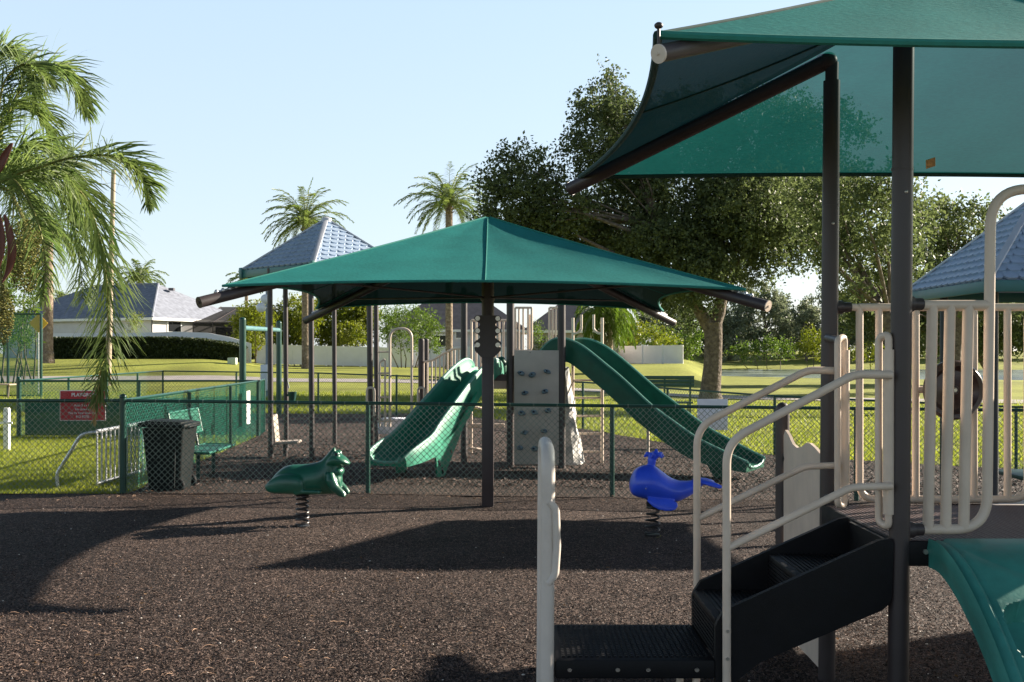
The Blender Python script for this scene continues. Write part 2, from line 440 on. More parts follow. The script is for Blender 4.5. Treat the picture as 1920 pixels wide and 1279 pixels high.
M['palm_bark'] = ramp_mat('palm_bark', [(0.3, (0.12, 0.085, 0.06)), (0.55, (0.27, 0.21, 0.16)), (0.75, (0.45, 0.38, 0.31))], 5.5, bump=0.9, bscale=6, bdist=0.1)
M['oak'] = leaf_mat('oak_leaves', (0.034, 0.054, 0.024), (0.150, 0.182, 0.072), 0.4, big=0.35)
M['oak2'] = leaf_mat('light_oak_leaves', (0.050, 0.075, 0.030), (0.165, 0.195, 0.08), 0.4, big=0.35)
M['wood'] = leaf_mat('hazy_wood_leaves', (0.10, 0.13, 0.085), (0.22, 0.24, 0.145), 0.35, big=0.2)  # distance haze is put into these paler leaf colours
M['bush'] = leaf_mat('yellow_green_leaves', (0.085, 0.12, 0.012), (0.24, 0.26, 0.04), 0.4, big=0.5)
M['willow'] = leaf_mat('willow_leaves', (0.06, 0.11, 0.018), (0.14, 0.20, 0.04), 0.4, big=0.5)
M['hedge'] = leaf_mat('hedge_leaves', (0.010, 0.018, 0.007), (0.055, 0.075, 0.018), 0.2, big=0.5)
M['hedge_core'] = mat('hedge_inside', (0.010, 0.014, 0.007), 0.9)
M['frond'] = leaf_mat('queen_palm_leaves', (0.05, 0.098, 0.03), (0.20, 0.25, 0.085), 0.48, rough=0.45, big=1.5)
M['frond_dry'] = leaf_mat('dry_palm_leaves', (0.28, 0.20, 0.09), (0.45, 0.36, 0.18), 0.4, big=3)
M['frond_far'] = leaf_mat('date_palm_leaves', (0.05, 0.10, 0.028), (0.20, 0.24, 0.07), 0.35, big=0.4)
M['rachis'] = mat('frond_stalk', (0.24, 0.24, 0.07), 0.5, var=0.2, vs=4)
M['fruit'] = mat('palm_fruit', (0.22, 0.21, 0.06), 0.5, var=0.2, vs=5, rand=0.45)
M['spathe'] = mat('palm_spathe', (0.17, 0.055, 0.035), 0.6, var=0.35, vs=4, stretch=(1, 1, 0.4), bump=0.2, bs=30)
M['house_w'] = mat('pale_stucco', (0.62, 0.60, 0.60), 0.85, var=0.05, vs=2, bump=0.1, bs=40)
M['house_t'] = mat('tan_stucco', (0.42, 0.37, 0.34), 0.85, var=0.05, vs=2, bump=0.1, bs=40)
M['shingle'] = mat('grey_roof_shingles', (0.225, 0.245, 0.30), 0.9, var=0.25, vs=2.5, bump=0.3, bs=8, dirt=0.25)
M['shingle_d'] = mat('dark_roof_shingles', (0.105, 0.10, 0.115), 0.9, var=0.2, vs=2.5, bump=0.3, bs=8)
M['glass'] = mat('window_glass', (0.02, 0.022, 0.025), 0.08, var=0.05, spec=0.8)
M['porch'] = screen_mat('porch_screen', (0.012, 0.010, 0.010), 0.80)
M['porch_frame'] = mat('porch_frame', (0.05, 0.035, 0.03), 0.5)
M['tennis'] = screen_mat('green_wind_screen', (0.012, 0.19, 0.14), 0.45)
M['wind'] = screen_mat('dense_green_wind_screen', (0.006, 0.085, 0.062), 0.95)
M['yellow'] = mat('yellow_paint', (0.75, 0.42, 0.03), 0.5, var=0.08)
M['path'] = ramp_mat('pale_concrete', [(0.35, (0.34, 0.31, 0.30)), (0.65, (0.46, 0.42, 0.41))], 2.0, bump=0.1)
M['lamp_white'] = mat('white_dish', (0.72, 0.74, 0.82), 0.4, var=0.04)
M['label_tag'] = mat('orange_tag', (0.55, 0.33, 0.16), 0.6, var=0.3, vs=60)
M['pave'] = mat('concrete_edge', (0.45, 0.37, 0.31), 0.85, var=0.15, vs=3)
M['brown_dark'] = mat('dark_brown_plastic', (0.050, 0.026, 0.022), 0.35, var=0.15, vs=6, coat=0.2)
M['darkpost'] = mat('dark_teal_post', (0.020, 0.026, 0.034), 0.4, var=0.15, vs=5)
M['seat'] = mat('aged_seat_plastic', (0.40, 0.34, 0.29), 0.5, var=0.1, dirt=0.3)
M['panel_tan'] = mat('climbing_panel_tan', (0.47, 0.425, 0.37), 0.5, var=0.1, vs=3, dirt=0.35)
# ================================================================== light, sky, camera
SUN = Vector((2.3, 1.13, 1.0)).normalized()
sun_el = math.asin(SUN.z); sun_az = math.atan2(SUN.x, SUN.y)
wd = bpy.data.worlds.new("World"); scene.world = wd; wd.use_nodes = True
wn, wl = wd.node_tree.nodes, wd.node_tree.links
sky = wn.new('ShaderNodeTexSky'); sky.sky_type = 'NISHITA'; sky.sun_disc = False
sky.sun_elevation = sun_el; sky.sun_rotation = sun_az
sky.air_density = 1.0; sky.dust_density = 1.0; sky.ozone_density = 1.2; sky.altitude = 0
bg = wn['Background']; bg.inputs['Strength'].default_value = 0.10
# low hazy air: the sky pales towards the horizon
tcw = wn.new('ShaderNodeTexCoord'); sep = wn.new('ShaderNodeSeparateXYZ'); wl.new(tcw.outputs['Generated'], sep.inputs[0])
crw = wn.new('ShaderNodeValToRGB'); ee = crw.color_ramp.elements
while len(ee) < 5: ee.new(.5)
for k, (p_, c_) in enumerate([(0.0, (.58, .64, .68)), (.10, (.52, .61, .69)), (.32, (.46, .59, .72)), (.40, (.06, .09, .13)), (.80, (0.005, .01, .02))]):
    ee[k].position = p_; ee[k].color = (*c_, 1)
wl.new(sep.outputs['Z'], crw.inputs['Fac'])
scw = wn.new('ShaderNodeVectorMath'); scw.operation = 'SCALE'; scw.inputs['Scale'].default_value = 4.0
wl.new(crw.outputs['Color'], scw.inputs[0])
sks = wn.new('ShaderNodeVectorMath'); sks.operation = 'SCALE'; sks.inputs['Scale'].default_value = 0.22
wl.new(sky.outputs['Color'], sks.inputs[0])
adw = wn.new('ShaderNodeVectorMath'); adw.operation = 'ADD'; wl.new(sks.outputs[0], adw.inputs[0]); wl.new(scw.outputs[0], adw.inputs[1])
wl.new(adw.outputs[0], bg.inputs['Color'])
sl = bpy.data.lights.new('sun', 'SUN'); sl.energy = 5.0; sl.angle = math.radians(0.55); sl.color = (1.0, 0.89, 0.74)
so = bpy.data.objects.new('sun', sl); COL.objects.link(so)
so.rotation_euler = SUN.to_track_quat('Z', 'Y').to_euler(); so.location = (20, 20, 30)
cam = bpy.data.cameras.new('camera'); co = bpy.data.objects.new('camera', cam); COL.objects.link(co)
co.location = (0, 0, CH); co.rotation_euler = (PI/2, 0, 0)
cam.sensor_width = 36; cam.lens = 36*F/1920; cam.shift_y = 22.5/1920; cam.clip_end = 2000; cam.clip_start = 0.05
scene.camera = co
scene.view_settings.view_transform = 'Standard'; scene.view_settings.look = 'None'
scene.view_settings.exposure = 1.5; scene.view_settings.gamma = 1.0

# ================================================================== ground
def ground_sheet():
    xs = sorted(set(list(np.linspace(-26, 26, 53)) + list(np.linspace(-110, 150, 66)) + [-600, -400, -250, -170, 200, 280, 420, 650]))
    ys = sorted(set(list(np.linspace(-8, 40, 49)) + list(np.linspace(42, 220, 90)) + [-60, -25, 240, 280, 360, 480, 700]))
    rows = [[(x, y, g(x, y)) for x in xs] for y in ys]
    m = MB(); m.grid(rows)
    return m
GRASS = ramp_mat('lawn', [(0.28, (0.115, 0.155, 0.022)), (0.46, (0.235, 0.262, 0.042)), (0.60, (0.335, 0.34, 0.065)), (0.8, (0.40, 0.37, 0.12))],
                 9.0, detail=10, bump=0.5, bscale=22, bdist=0.05, mul=(0.16, 0.66, 1.25))  # uneven grass tone, its range widened to hold streaky shade too
go = ground_sheet().build('ground', GRASS, fixn=False); tag(go, kind='structure')

def interp(t, pts):
    if t <= pts[0][0]: return pts[0][1]
    for (a, va), (b, vb) in zip(pts, pts[1:]):
        if t <= b: return va+(vb-va)*(t-a)/(b-a)
    return pts[-1][1]
MR = [(18.6, 24), (19.2, 12), (19.7, 9.3), (20.7, 5.25), (22.7, 3.45), (26.2, 1.85), (30.6, -2.0)]
def mul_r(y): return interp(y, MR)
def mul_l(y):
    if y < 13.12: return -14
    if y < 22.4: return -4.9-(y-13.2)*0.06
    return interp(y, [(22.4, -5.5), (24, -6.4), (31, -8.2)])
def mz(x, y):
    q = Vector((x*1.1, y*1.1, 0)); n1 = noise.noise(q); n2 = noise.noise(q*2.7+Vector((7, 3, 1)))
    hol = .045*math.exp(-((x+2.19)**2+(y-10.85)**2)/.10)+.045*math.exp(-((x-1.41)**2+(y-10.46)**2)/.10)
    return g(x, y)-hol+0.012+0.028+(0.017*n1+0.011*n2)*(1 if y < 14 else .6)
def mulch_sheet():
    m = MB(); ys = list(np.linspace(-6, 5, 12))+list(np.linspace(5.2, 13.11, 70))+list(np.linspace(13.13, 30.6, 48)); rows = []
    for y in ys:
        a, b = mul_l(y), mul_r(y)
        wob = 0.06*math.sin(y*5.1)+0.05*math.sin(y*11.7)
        nk = 150; rows.append([(a+wob*(y > 13.1)+(b-a)*k/nk, y, mz(a+(b-a)*k/nk, y)) for k in range(nk+1)])
    m.grid(rows); return m
MULCH = ramp_mat('rubber_mulch', [(0.28, (0.006, 0.0038, 0.0034)), (0.42, (0.029, 0.0185, 0.0150)), (0.56, (0.088, 0.060, 0.049)), (0.72, (0.27, 0.195, 0.162))],
                 34.0, detail=6, rough=0.75, bump=1.0, bdist=0.022, mul=(0.6, 0.72, 1.22),
                 voronoi=[(0.5, (55, 140, 60)), (-0.8, (130, 50, 60))])
mo = mulch_sheet().build('mulch_ground', MULCH, fixn=False); tag(mo, kind='structure')

def chips(N, y0, y1, Lr, wr, name, material, xr=None, zt=0.02):
    t = rng.random(N)
    y = 1/(1/y0+(1/y1-1/y0)*t) if y0 > 1 else rng.uniform(y0, y1, N)
    x = rng.uniform(-0.56, 0.56, N)*y
    if xr: x = rng.uniform(xr[0], xr[1], N)*y
    ok = np.array([mul_l(b) < a < mul_r(b) for a, b in zip(x, y)]); x = x[ok]; y = y[ok]; n = len(x)
    z = np.array([mz(a, b) for a, b in zip(x, y)])+0.001+rng.random(n)*zt*.7
    C = np.stack([x, y, z], 1)
    an = rng.uniform(0, 2*PI, n); ti = rng.normal(0, 0.38, n); ro = rng.normal(0, 0.5, n)
    L = rng.uniform(*Lr, n)[:, None]*0.5; w = rng.uniform(*wr, n)[:, None]*0.5
    d = np.stack([np.cos(an)*np.cos(ti), np.sin(an)*np.cos(ti), np.sin(ti)], 1)
    s = np.stack([-np.sin(an), np.cos(an), np.zeros(n)], 1)
    up = np.cross(d, s); s = s*np.cos(ro)[:, None]+up*np.sin(ro)[:, None]
    V = np.stack([C-d*L-s*w*0.6, C-d*L+s*w*0.6, C+d*L+s*w, C+d*L-s*w], 1)
    o = np_quads(name, V, material); tag(o, kind='stuff'); return o
M['chip'] = mat('rubber_shreds', (0.086, 0.058, 0.048), 0.7, var=0.25, vs=3, rand=0.97, spec=0.35)
M['straw'] = mat('dry_straw', (0.34, 0.215, 0.145), 0.8, var=0.2, vs=5, rand=0.6)
chips(210000, 5.2, 14.5, (0.007, 0.020), (0.003, 0.008), 'mulch_shreds', M['chip'])
chips(40000, 14.0, 30, (0.03, 0.07), (0.01, 0.02), 'mulch_shreds', M['chip'], zt=0.03)
# dry straw and twigs blown over the mulch, thickest low on the left, sparse elsewhere
def straw():
    m = MB()
    def bit(x, y, L, w):
        a = random.uniform(0, 2*PI); a = random.gauss(0.35, 0.5) if random.random() < 0.7 else a
        c = random.uniform(-0.16, 0.16); z = mz(x, y)+0.012+random.random()*0.008
        pts = []
        for k in range(5):
            t = (k/4-0.5)*L
            pts.append((x+math.cos(a)*t-math.sin(a)*c*t*t/L*2, y+math.sin(a)*t+math.cos(a)*c*t*t/L*2, z+0.008*math.sin(k)))
        m.tube(pts, [w*0.4, w, w, w*0.8, w*0.3], seg=4)
    for i in range(120):
        y = random.uniform(5.3, 7.2); x = random.uniform(-0.52, -0.2)*y + random.random()**2*1.2
        bit(x, y, random.uniform(0.02, 0.085), random.uniform(0.0008, 0.0022))
    for i in range(90):
        y = random.uniform(5.4, 12.8); x = random.uniform(-0.5, 0.5)*y
        bit(x, y, random.uniform(0.02, 0.09), random.uniform(0.001, 0.0025))
    for i in range(260):
        y = random.uniform(12.4, 13.4); x = random.uniform(-6.5, 5)
        bit(x, y, random.uniform(0.02, 0.07), random.uniform(0.0015, 0.003))
    return m
tag(straw().build('dry_straw', M['straw'], smooth=False), kind='stuff')
M['litter'] = leaf_mat('fallen_leaves', (0.05, 0.028, 0.014), (0.22, 0.13, 0.06), 0.2, big=4)
n_ = 420; ly = 1/rng.uniform(1/13.3, 1/5.4, n_); ly[:170] = rng.normal(13.0, .25, 170); lx = rng.uniform(-.52, .5, n_)*ly
lz = np.array([mz(a, b) for a, b in zip(lx, ly)])+.012
lv = leaf_quads(np.stack([lx, ly, lz], 1), .035, .018); lv[..., 2] = lz[:, None]+(lv[..., 2]-lz[:, None])*.35
tag(np_quads('leaf_litter', lv, M['litter']), kind='stuff')
M['fleck'] = mat('pale_chips', (0.62, 0.56, 0.50), 0.6, var=0.1)
fl = MB()
for i in range(150):
    y = 1/random.uniform(1/13.2, 1/5.6); x = random.uniform(-0.5, 0.5)*y
    s = random.uniform(0.004, 0.010); fl.ball((x, y, mz(x, y)+0.012), (s, s*0.8, s*0.5), seg=6, rings=4)
tag(fl.build('pale_chips', M['fleck']), kind='stuff')

# grass blades where the lawn is near enough to show them
def blades(N, xf, y0, y1, h, w, name, test):
    y = rng.uniform(y0, y1, N); x = rng.uniform(xf[0], xf[1], N)*y
    ok = np.array([test(a, b) for a, b in zip(x, y)]); x = x[ok]; y = y[ok]; n = len(x)
    z = np.array([g(a, b) for a, b in zip(x, y)])
    an = rng.uniform(0, 2*PI, n); H = h*rng.uniform(0.5, 1.5, n)
    C = np.stack([x, y, z-0.005], 1); s = np.stack([np.cos(an), np.sin(an), np.zeros(n)], 1)*w
    ln = np.stack([rng.normal(0, 0.35, n)*H, rng.normal(0, 0.35, n)*H, H], 1)
    V = np.stack([C-s, C+s, C+ln], 1)
    o = np_quads(name, V, M['blade'], nper=3); tag(o, kind='stuff'); return o
M['blade'] = leaf_mat('grass_blades', (0.11, 0.16, 0.02), (0.34, 0.355, 0.07), 0.5, big=0.5)
blades(70000, (-0.56, -0.26), 13.15, 24, 0.055, 0.006, 'grass', lambda x, y: x < mul_l(y)+0.03 and x < -4.8)
blades(60000, (-0.30, 0.56), 19.2, 48, 0.10, 0.016, 'grass', lambda x, y: (x > mul_r(y)-0.05 or y > 30.4 or x < mul_l(y)))
blades(20000, (-0.56, -0.2), 24, 48, 0.10, 0.016, 'grass', lambda x, y: x < mul_l(y) or y > 30.8)

# water with floating weed, and the walking path
wat = MB(); N = 48
wat.v = [Vector((52+35.5*math.cos(2*PI*k/N), 124+35.5*math.sin(2*PI*k/N), -0.62)) for k in range(N)]; wat.f = [tuple(range(N))]
M['water'] = ramp_mat('pond_water', [(0.40, (0.02, 0.03, 0.025)), (0.52, (0.16, 0.19, 0.11)), (0.7, (0.36, 0.40, 0.29))], 0.11, detail=5, rough=0.25, bump=0.05, bscale=6)
tag(wat.build('pond_water', M['water'], fixn=False), kind='structure')
pp = smooth_path([(-70, 66, 0), (-30, 65.5, 0), (-16, 66, 0), (-6, 64.5, 0), (4, 56.5, 0), (13, 51.5, 0), (24, 47.5, 0), (60, 43, 0)], 10)
rows = []
for i, p in enumerate(pp):
    t = (pp[min(i+1, len(pp)-1)]-pp[max(i-1, 0)]).normalized(); s = Vector((-t.y, t.x, 0))
    rows.append([(q.x, q.y, g(q.x, q.y)+0.035) for q in [p+s*k for k in (-1.9, -1, 0, 1, 1.9)]])
pm_ = MB(); pm_.grid(rows); tag(pm_.build('footpath', M['path'], fixn=False), kind='structure')
# ================================================================== near play tower (right foreground)
T = thing('play_tower', 'brown post play tower with black steps, tan handrails and green canopy, nearest on the right', 'play tower', (2.25, 5.1, 0))
posts = [((1.700, 4.56), 3.24), ((1.722, 5.66), 3.30), ((3.1, 4.56), 3.24), ((3.1, 5.66), 3.30)]
for (xy, zt) in posts:
    m = MB(); m.tube([(xy[0]-0.012, xy[1], -0.2), (xy[0]+0.018, xy[1], zt)], 0.0445, seg=24)
    m.tube([(xy[0]+0.011, xy[1], 2.62), (xy[0]+0.0115, xy[1], 2.63)], 0.0465, seg=24)
    m.tube([(xy[0]+0.018, xy[1], zt-0.02), (xy[0]+0.02, xy[1], zt+0.10)], 0.035, seg=20)
    po = m.build('post', M['brown'], T)
    b = MB(); b.ball((xy[0]+0.012, xy[1]-0.044, 2.52), 0.008, seg=8, rings=6); b.build('bolt', M['bolt'], po)
low = MB(); low.tube([(1.735, 6.67, -0.2), (1.735, 6.67, 1.455)], 0.0445, seg=24); low.ball((1.735, 6.67, 1.455), (0.0445, 0.0445, 0.05), seg=24, rings=10)
lp_ = low.build('post', M['brown'], T)
cl = MB(); cl.tube([(1.76, 6.62, 1.15), (1.78, 6.55, 1.15)], 0.045, seg=14); cl.ball((1.745, 6.62, 1.23), 0.014, seg=8, rings=6); cl.build('clamp', M['black'], lp_)

# canopy -------------------------------------------------------------
FL, BL, BR, FR = Vector((.505, 3.61, 2.925)), Vector((.44, 6.77, 2.965)), Vector((4.0, 6.77, 2.965)), Vector((4.0, 3.61, 2.925))
AP = Vector((2.27, 5.05, 3.71))
def canopy(corners, apex, bow, lift, sag, nu=28, nv=18, wr=0.006):
    """four tensioned cloth panels with curved edges; returns mesh builder, list of edge curves"""
    m = MB(); edges = []
    cen = sum(corners, Vector())/4
    for i in range(4):
        a, b = corners[i], corners[(i+1) % 4]
        mid = (a+b)/2; inn = Vector((cen.x-mid.x, cen.y-mid.y, 0)).normalized()
        e = []
        for k in range(nu+1):
            u = k/nu; q = 4*u*(1-u)
            e.append(a.lerp(b, u)+inn*bow*q+Vector((0, 0, lift*q)))
        edges.append(e); rows = []
        for j in range(nv+1):
            v = max(j/nv, 0.004); row = []
            for k in range(nu+1):
                p = apex.lerp(e[k], v); u = k/nu
                q = 4*u*(1-u)
                p.z -= sag*v*(1-v)*4*(0.35+0.65*q)
                p.z += wr*math.sin(k*0.9+j*0.35+i)*v*(1-v)*2 + wr*1.5*math.sin(u*40)*math.exp(-((1-abs(2*u-1))*9))*v
                row.append(p)
            rows.append(row)
        m.grid(rows)
    return m, edges
m, edges = canopy([FL, BL, BR, FR], AP, 0.12, 0.0, 0.05, wr=.003)
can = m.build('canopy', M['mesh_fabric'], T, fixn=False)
for e in edges:
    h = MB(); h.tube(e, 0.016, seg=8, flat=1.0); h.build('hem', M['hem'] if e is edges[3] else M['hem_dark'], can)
sm_ = MB()
for c in (FL, BL, BR, FR):
    pts = [AP.lerp(c, t)-Vector((0, 0, 0.05*t*(1-t)*4*0.35-0.004)) for t in np.linspace(0.02, 1, 14)]
    sm_.tube(pts, 0.008, seg=6)
for (e, u) in ((edges[0], 11),):
    pts = []
    for v in np.linspace(0.05, 1, 12):
        p = AP.lerp(e[u], v); uu = u/28; p.z -= 0.05*v*(1-v)*4*(0.35+0.65*4*uu*(1-uu))+0.002; pts.append(p)
    sm_.tube(pts, 0.006, seg=5)
sm_.build('seam', M['hem_dark'], can)
tg = MB(); tg.box((2.60, 6.46, 3.00), (0.06, 0.004, 0.06), M=Euler((math.radians(35), math.radians(-18), 0)).to_matrix().to_4x4()); tg.build('label_tag', M['label_tag'], can)
for (a, b, r) in (((1.722, 5.66, 3.41), (.385, 6.84, 2.90), .043), ((1.70, 4.56, 3.35), (.505, 3.58, 2.85), .031),
                  ((3.1, 4.56, 3.35), (4.05, 3.58, 2.85), .031), ((3.1, 5.66, 3.41), (4.05, 6.84, 2.90), .043)):
    a = Vector(a); b = Vector(b); d = (b-a).normalized()
    m = MB(); m.tube([a, b], r, seg=20); m.ball(a, r*1.12, seg=16, rings=8); ar = m.build('canopy_arm', M['brown'], T)
    c = MB(); c.tube([b-d*0.004, b+d*0.004], r*1.06, seg=20); c.tube([b, b+d*0.012], r*0.14, seg=8); c.build('end_cap', M['tanlight'] if r < .04 else M['brown'], ar)
ht = MB(); ht.ball(FL+Vector((.0, -.03, .022)), (.016, .016, .012), seg=10, rings=6); ht.tube([FL+Vector((.0, -.03, -.05)), FL+Vector((.0, -.03, .022))], 0.006, seg=6); ht.build('corner_hook', M['brown'], can)

# deck ---------------------------------------------------------------
DX0, DX1, DY0, DY1, DZ = 1.672, 3.06, 4.53, 5.62, 1.0
m = MB()
for x in (DX0+0.012, DX1-0.012): m.box((x, (DY0+DY1)/2, DZ-0.055), (0.024, DY1-DY0, 0.11), bevel=0.004)
for y in (DY0+0.012, DY1-0.012): m.box(((DX0+DX1)/2, y, DZ-0.055), (DX1-DX0-0.05, 0.024, 0.108), bevel=0.004)
m.box(((DX0+DX1)/2, (DY0+DY1)/2, DZ-0.06), (DX1-DX0-0.06, 0.05, 0.07))
dk = m.build('deck', M['black'], T)
def lattice(x0, x1, y0, y1, z, pitch, w, t, ang=(0.52, -0.52)):
    m = MB()
    for a in ang:
        dx, dy = math.cos(a), math.sin(a); nx, ny = -dy, dx
        cs = [x*nx+y*ny for x in (x0, x1) for y in (y0, y1)]
        c = min(cs)
        while c < max(cs):
            ts = []
            # clip the line n.p=c to the rectangle
            P0 = (nx*c, ny*c); lo, hi = -1e9, 1e9
            for (p, d, a0, a1) in ((P0[0], dx, x0, x1), (P0[1], dy, y0, y1)):
                t0, t1 = (a0-p)/d, (a1-p)/d
                if t0 > t1: t0, t1 = t1, t0
                lo = max(lo, t0); hi = min(hi, t1)
            if hi-lo > 0.01:
                A = Vector((P0[0]+dx*lo, P0[1]+dy*lo, z)); B = Vector((P0[0]+dx*hi, P0[1]+dy*hi, z))
                m.beam(A, B, w, t)
            c += pitch
    return m
lattice(DX0+0.02, DX1-0.02, DY0+0.02, DY1-0.02, DZ-0.003, 0.0225, 0.0085, 0.008).build('deck_grating', M['deck'], dk, smooth=False)
under = MB(); under.box(((DX0+DX1)/2, (DY0+DY1)/2, DZ-0.018), (DX1-DX0-0.05, DY1-DY0-0.05, 0.012)); under.build('deck_plate', M['black'], dk)
for (x, y) in ((1.80, DY0-0.004), (1.885, DY0-0.004)):
    b = MB(); b.tube([(x, y+0.006, 0.955), (x, y-0.006, 0.955)], 0.011, seg=10); b.build('bolt', M['bolt'], dk)
# steps --------------------------------------------------------------
SY0, SY1 = 4.54, 5.115
side = [(.895, .655), (.925, .70), (1.60, 1.005), (1.648, 1.012), (1.662, .99), (1.652, .755), (1.64, .725), (1.61, .70), (1.08, .475), (.955, .375), (.885, .375), (.885, .63)]
steps = bpy.data.objects.new('steps', None); COL.objects.link(steps); steps.parent = T; W[steps.name] = _org(T); steps.empty_display_size = .1
for y in (SY0, SY1):
    st = MB(); st.prism([(x, y-0.016, z) for x, z in side], (0, 0.032, 0)); st.build('side_panel', M['black'], steps, angle=25)
def tread(x0, x1, z, name):
    m = MB(); m.box(((x0+x1)/2, (SY0+SY1)/2, z-0.016), (x1-x0, SY1-SY0-0.034, 0.030), bevel=0.006)
    n = int((x1-x0-0.06)/0.022)
    for k in range(n):
        m.box((x0+0.045+k*0.022, (SY0+SY1)/2, z+0.0015), (0.010, SY1-SY0-0.07, 0.006))
    # riser under the nose
    m.box((x0+0.012, (SY0+SY1)/2, z-0.105), (0.02, SY1-SY0-0.036, 0.145))
    for k in range(7): m.box((x0-0.001, (SY0+SY1)/2, z-0.045-k*0.019), (0.008, SY1-SY0-0.05, 0.008))
    return m.build(name, M['black'], steps)
tread(.888, 1.262, .66, 'tread'); tread(1.258, 1.636, .835, 'tread')
for (y, z) in ((4.66, .955), (4.74, .965), (4.92, .965)):
    b = MB(); b.tube([(1.668, y, z), (1.652, y, z)], 0.011, seg=10); b.build('bolt', M['bolt'], steps)
m = MB(); m.box((1.655, (SY0+SY1)/2, .92), (.016, SY1-SY0-.04, .15)); m.build('riser', M['black'], steps)
# transfer platform
m = MB(); m.box((.537, (SY0+SY1)/2, .442), (.700, SY1-SY0+.03, .084), bevel=0.012)
tp_ = m.build('transfer_platform', M['black'], T)
m = MB()
for i in range(26):
    for j in range(20):
        m.box((.225+i*.0252, SY0+.035+j*.0262, .4865), (.013, .017, .007))
m.build('tread_bumps', M['black'], tp_, smooth=False)
for px in (1068, 1158, 1215, 1306):
    b = MB(); x = PX(px, 4.53); b.tube([(x, 4.532, .442), (x, 4.518, .442)], 0.010, seg=10, flat=0.8); b.build('bolt', M['bolt'], tp_)
for (x, y) in ((.815, 4.60), (.815, 5.05)):
    m = MB(); m.tube([(x, y, -0.1), (x, y, .40)], 0.018, seg=12); m.build('leg', M['tan'], tp_)
# grab handles of the platform
m = MB()
m.tube(fillet([(.148, 4.535, -.1), (.158, 4.535, 1.39), (.158, 5.09, 1.39), (.148, 5.09, -.1)], 0.13, 8), 0.031, seg=14, flat=1.0)
gh = m.build('grab_loop', M['tanlight'], T)
m = MB(); m.tube(fillet([(.160, 4.515, 1.175), (.190, 4.515, 1.14), (.195, 4.515, .98), (.187, 4.515, .86), (.156, 4.515, .82)], 0.05, 6), 0.018, seg=14)
m.build('side_handle', M['tanlight'], gh)
# stair handrails
def rail(y, xv, zb, zbend, x2, z2, x3, lx0, lz0, lx2, lz2, lx3):
    m = MB(); m.tube(fillet([(xv, y, zb), (xv, y, zbend), (x2, y, z2), (x3, y, z2-0.003)], 0.16, 8), 0.0185, seg=14)
    r = m.build('handrail', M['tan'], T)
    m = MB(); m.tube(fillet([(lx0, y, lz0), (lx2, y, lz2), (lx3, y, lz2+0.006)], 0.16, 8), 0.0165, seg=14); m.build('lower_rail', M['tan'], r)
    for (x, z) in ((xv, .50), (xv, .62)):
        b = MB(); b.tube([(x, y-0.016, z), (x, y-0.023, z)], 0.008, seg=8); b.build('bolt', M['bolt'], r)
rail(4.505, .930, .10, 1.435, 1.485, 1.728, 1.645, .935, .975, 1.47, 1.238, 1.645)
rail(5.15, .916, .30, 1.455, 1.465, 1.735, 1.625, .92, 1.0, 1.45, 1.258, 1.615)
# tall hand-hold loops either side of the entry
def loop(pts, r1, r2):
    (xa, ya), (xb, yb) = pts
    m = MB(); zt, zb = 1.885, 1.055
    m.tube(fillet([(xa, ya, 1.45), (xa, ya, zt), (xb, yb, zt+.02), (xb, yb, zb), (xa, ya, zb+.02), (xa, ya, 1.45)], 0.03, 5), r1, seg=12)
    m.tube([(xb, yb, zb+.06), (xb, yb, zt-.05)], r2, seg=14)
    return m
lo = loop(((1.603, 5.12), (1.652, 5.17)), .0165, .026).build('hand_loop', M['tan'], T)
k = MB(); k.tube([(1.66, 5.18, 1.875), (1.70, 5.60, 1.90)], 0.022, seg=12); k.tube([(1.66, 5.19, 1.07), (1.70, 5.60, 1.04)], 0.022, seg=12); k.build('clamp', M['brown'], lo)
lo = loop(((1.622, 4.60), (1.648, 4.55)), .0165, .024).build('hand_loop', M['tan'], T)
k = MB(); k.tube([(1.655, 4.56, 1.83), (1.70, 4.56, 1.83)], 0.022, seg=12); k.tube([(1.655, 4.56, 1.10), (1.70, 4.56, 1.10)], 0.022, seg=12); k.build('clamp', M['black'], lo)
# front barrier with the arch
yb = 4.60
m = MB(); m.tube([(1.80, yb, 2.032), (2.105, yb, 2.032)], .0225, seg=14)
fb = m.build('barrier', M['tan'], T)
m = MB(); m.tube(fillet([(1.80, yb, 1.040), (2.10, yb, 1.040), (2.118, yb, 2.545), (2.80, yb, 2.545), (2.80, yb, 1.04), (3.05, yb, 1.04)], 0.17, 10), .0225, seg=16); m.build('arch_tube', M['tan'], fb)
for px in (1745, 1778, 1812):
    x = PX(px, yb); m = MB(); m.tube([(x-.012, yb, 1.045), (x+.008, yb, 2.03)], .0235, seg=14); m.build('bar', M['tan'], fb)
for z in (2.036, 1.040):
    m = MB(); m.tube([(1.72, 4.575, z), (1.762, 4.59, z)], .036, seg=16); m.tube([(1.755, 4.59, z), (1.812, 4.60, z)], .0275, seg=16); m.build('clamp', M['brown'], fb)
m = MB(); m.tube([(2.8, yb, 2.032), (3.05, yb, 2.032)], .0225, seg=14); m.build('rail', M['tan'], fb)
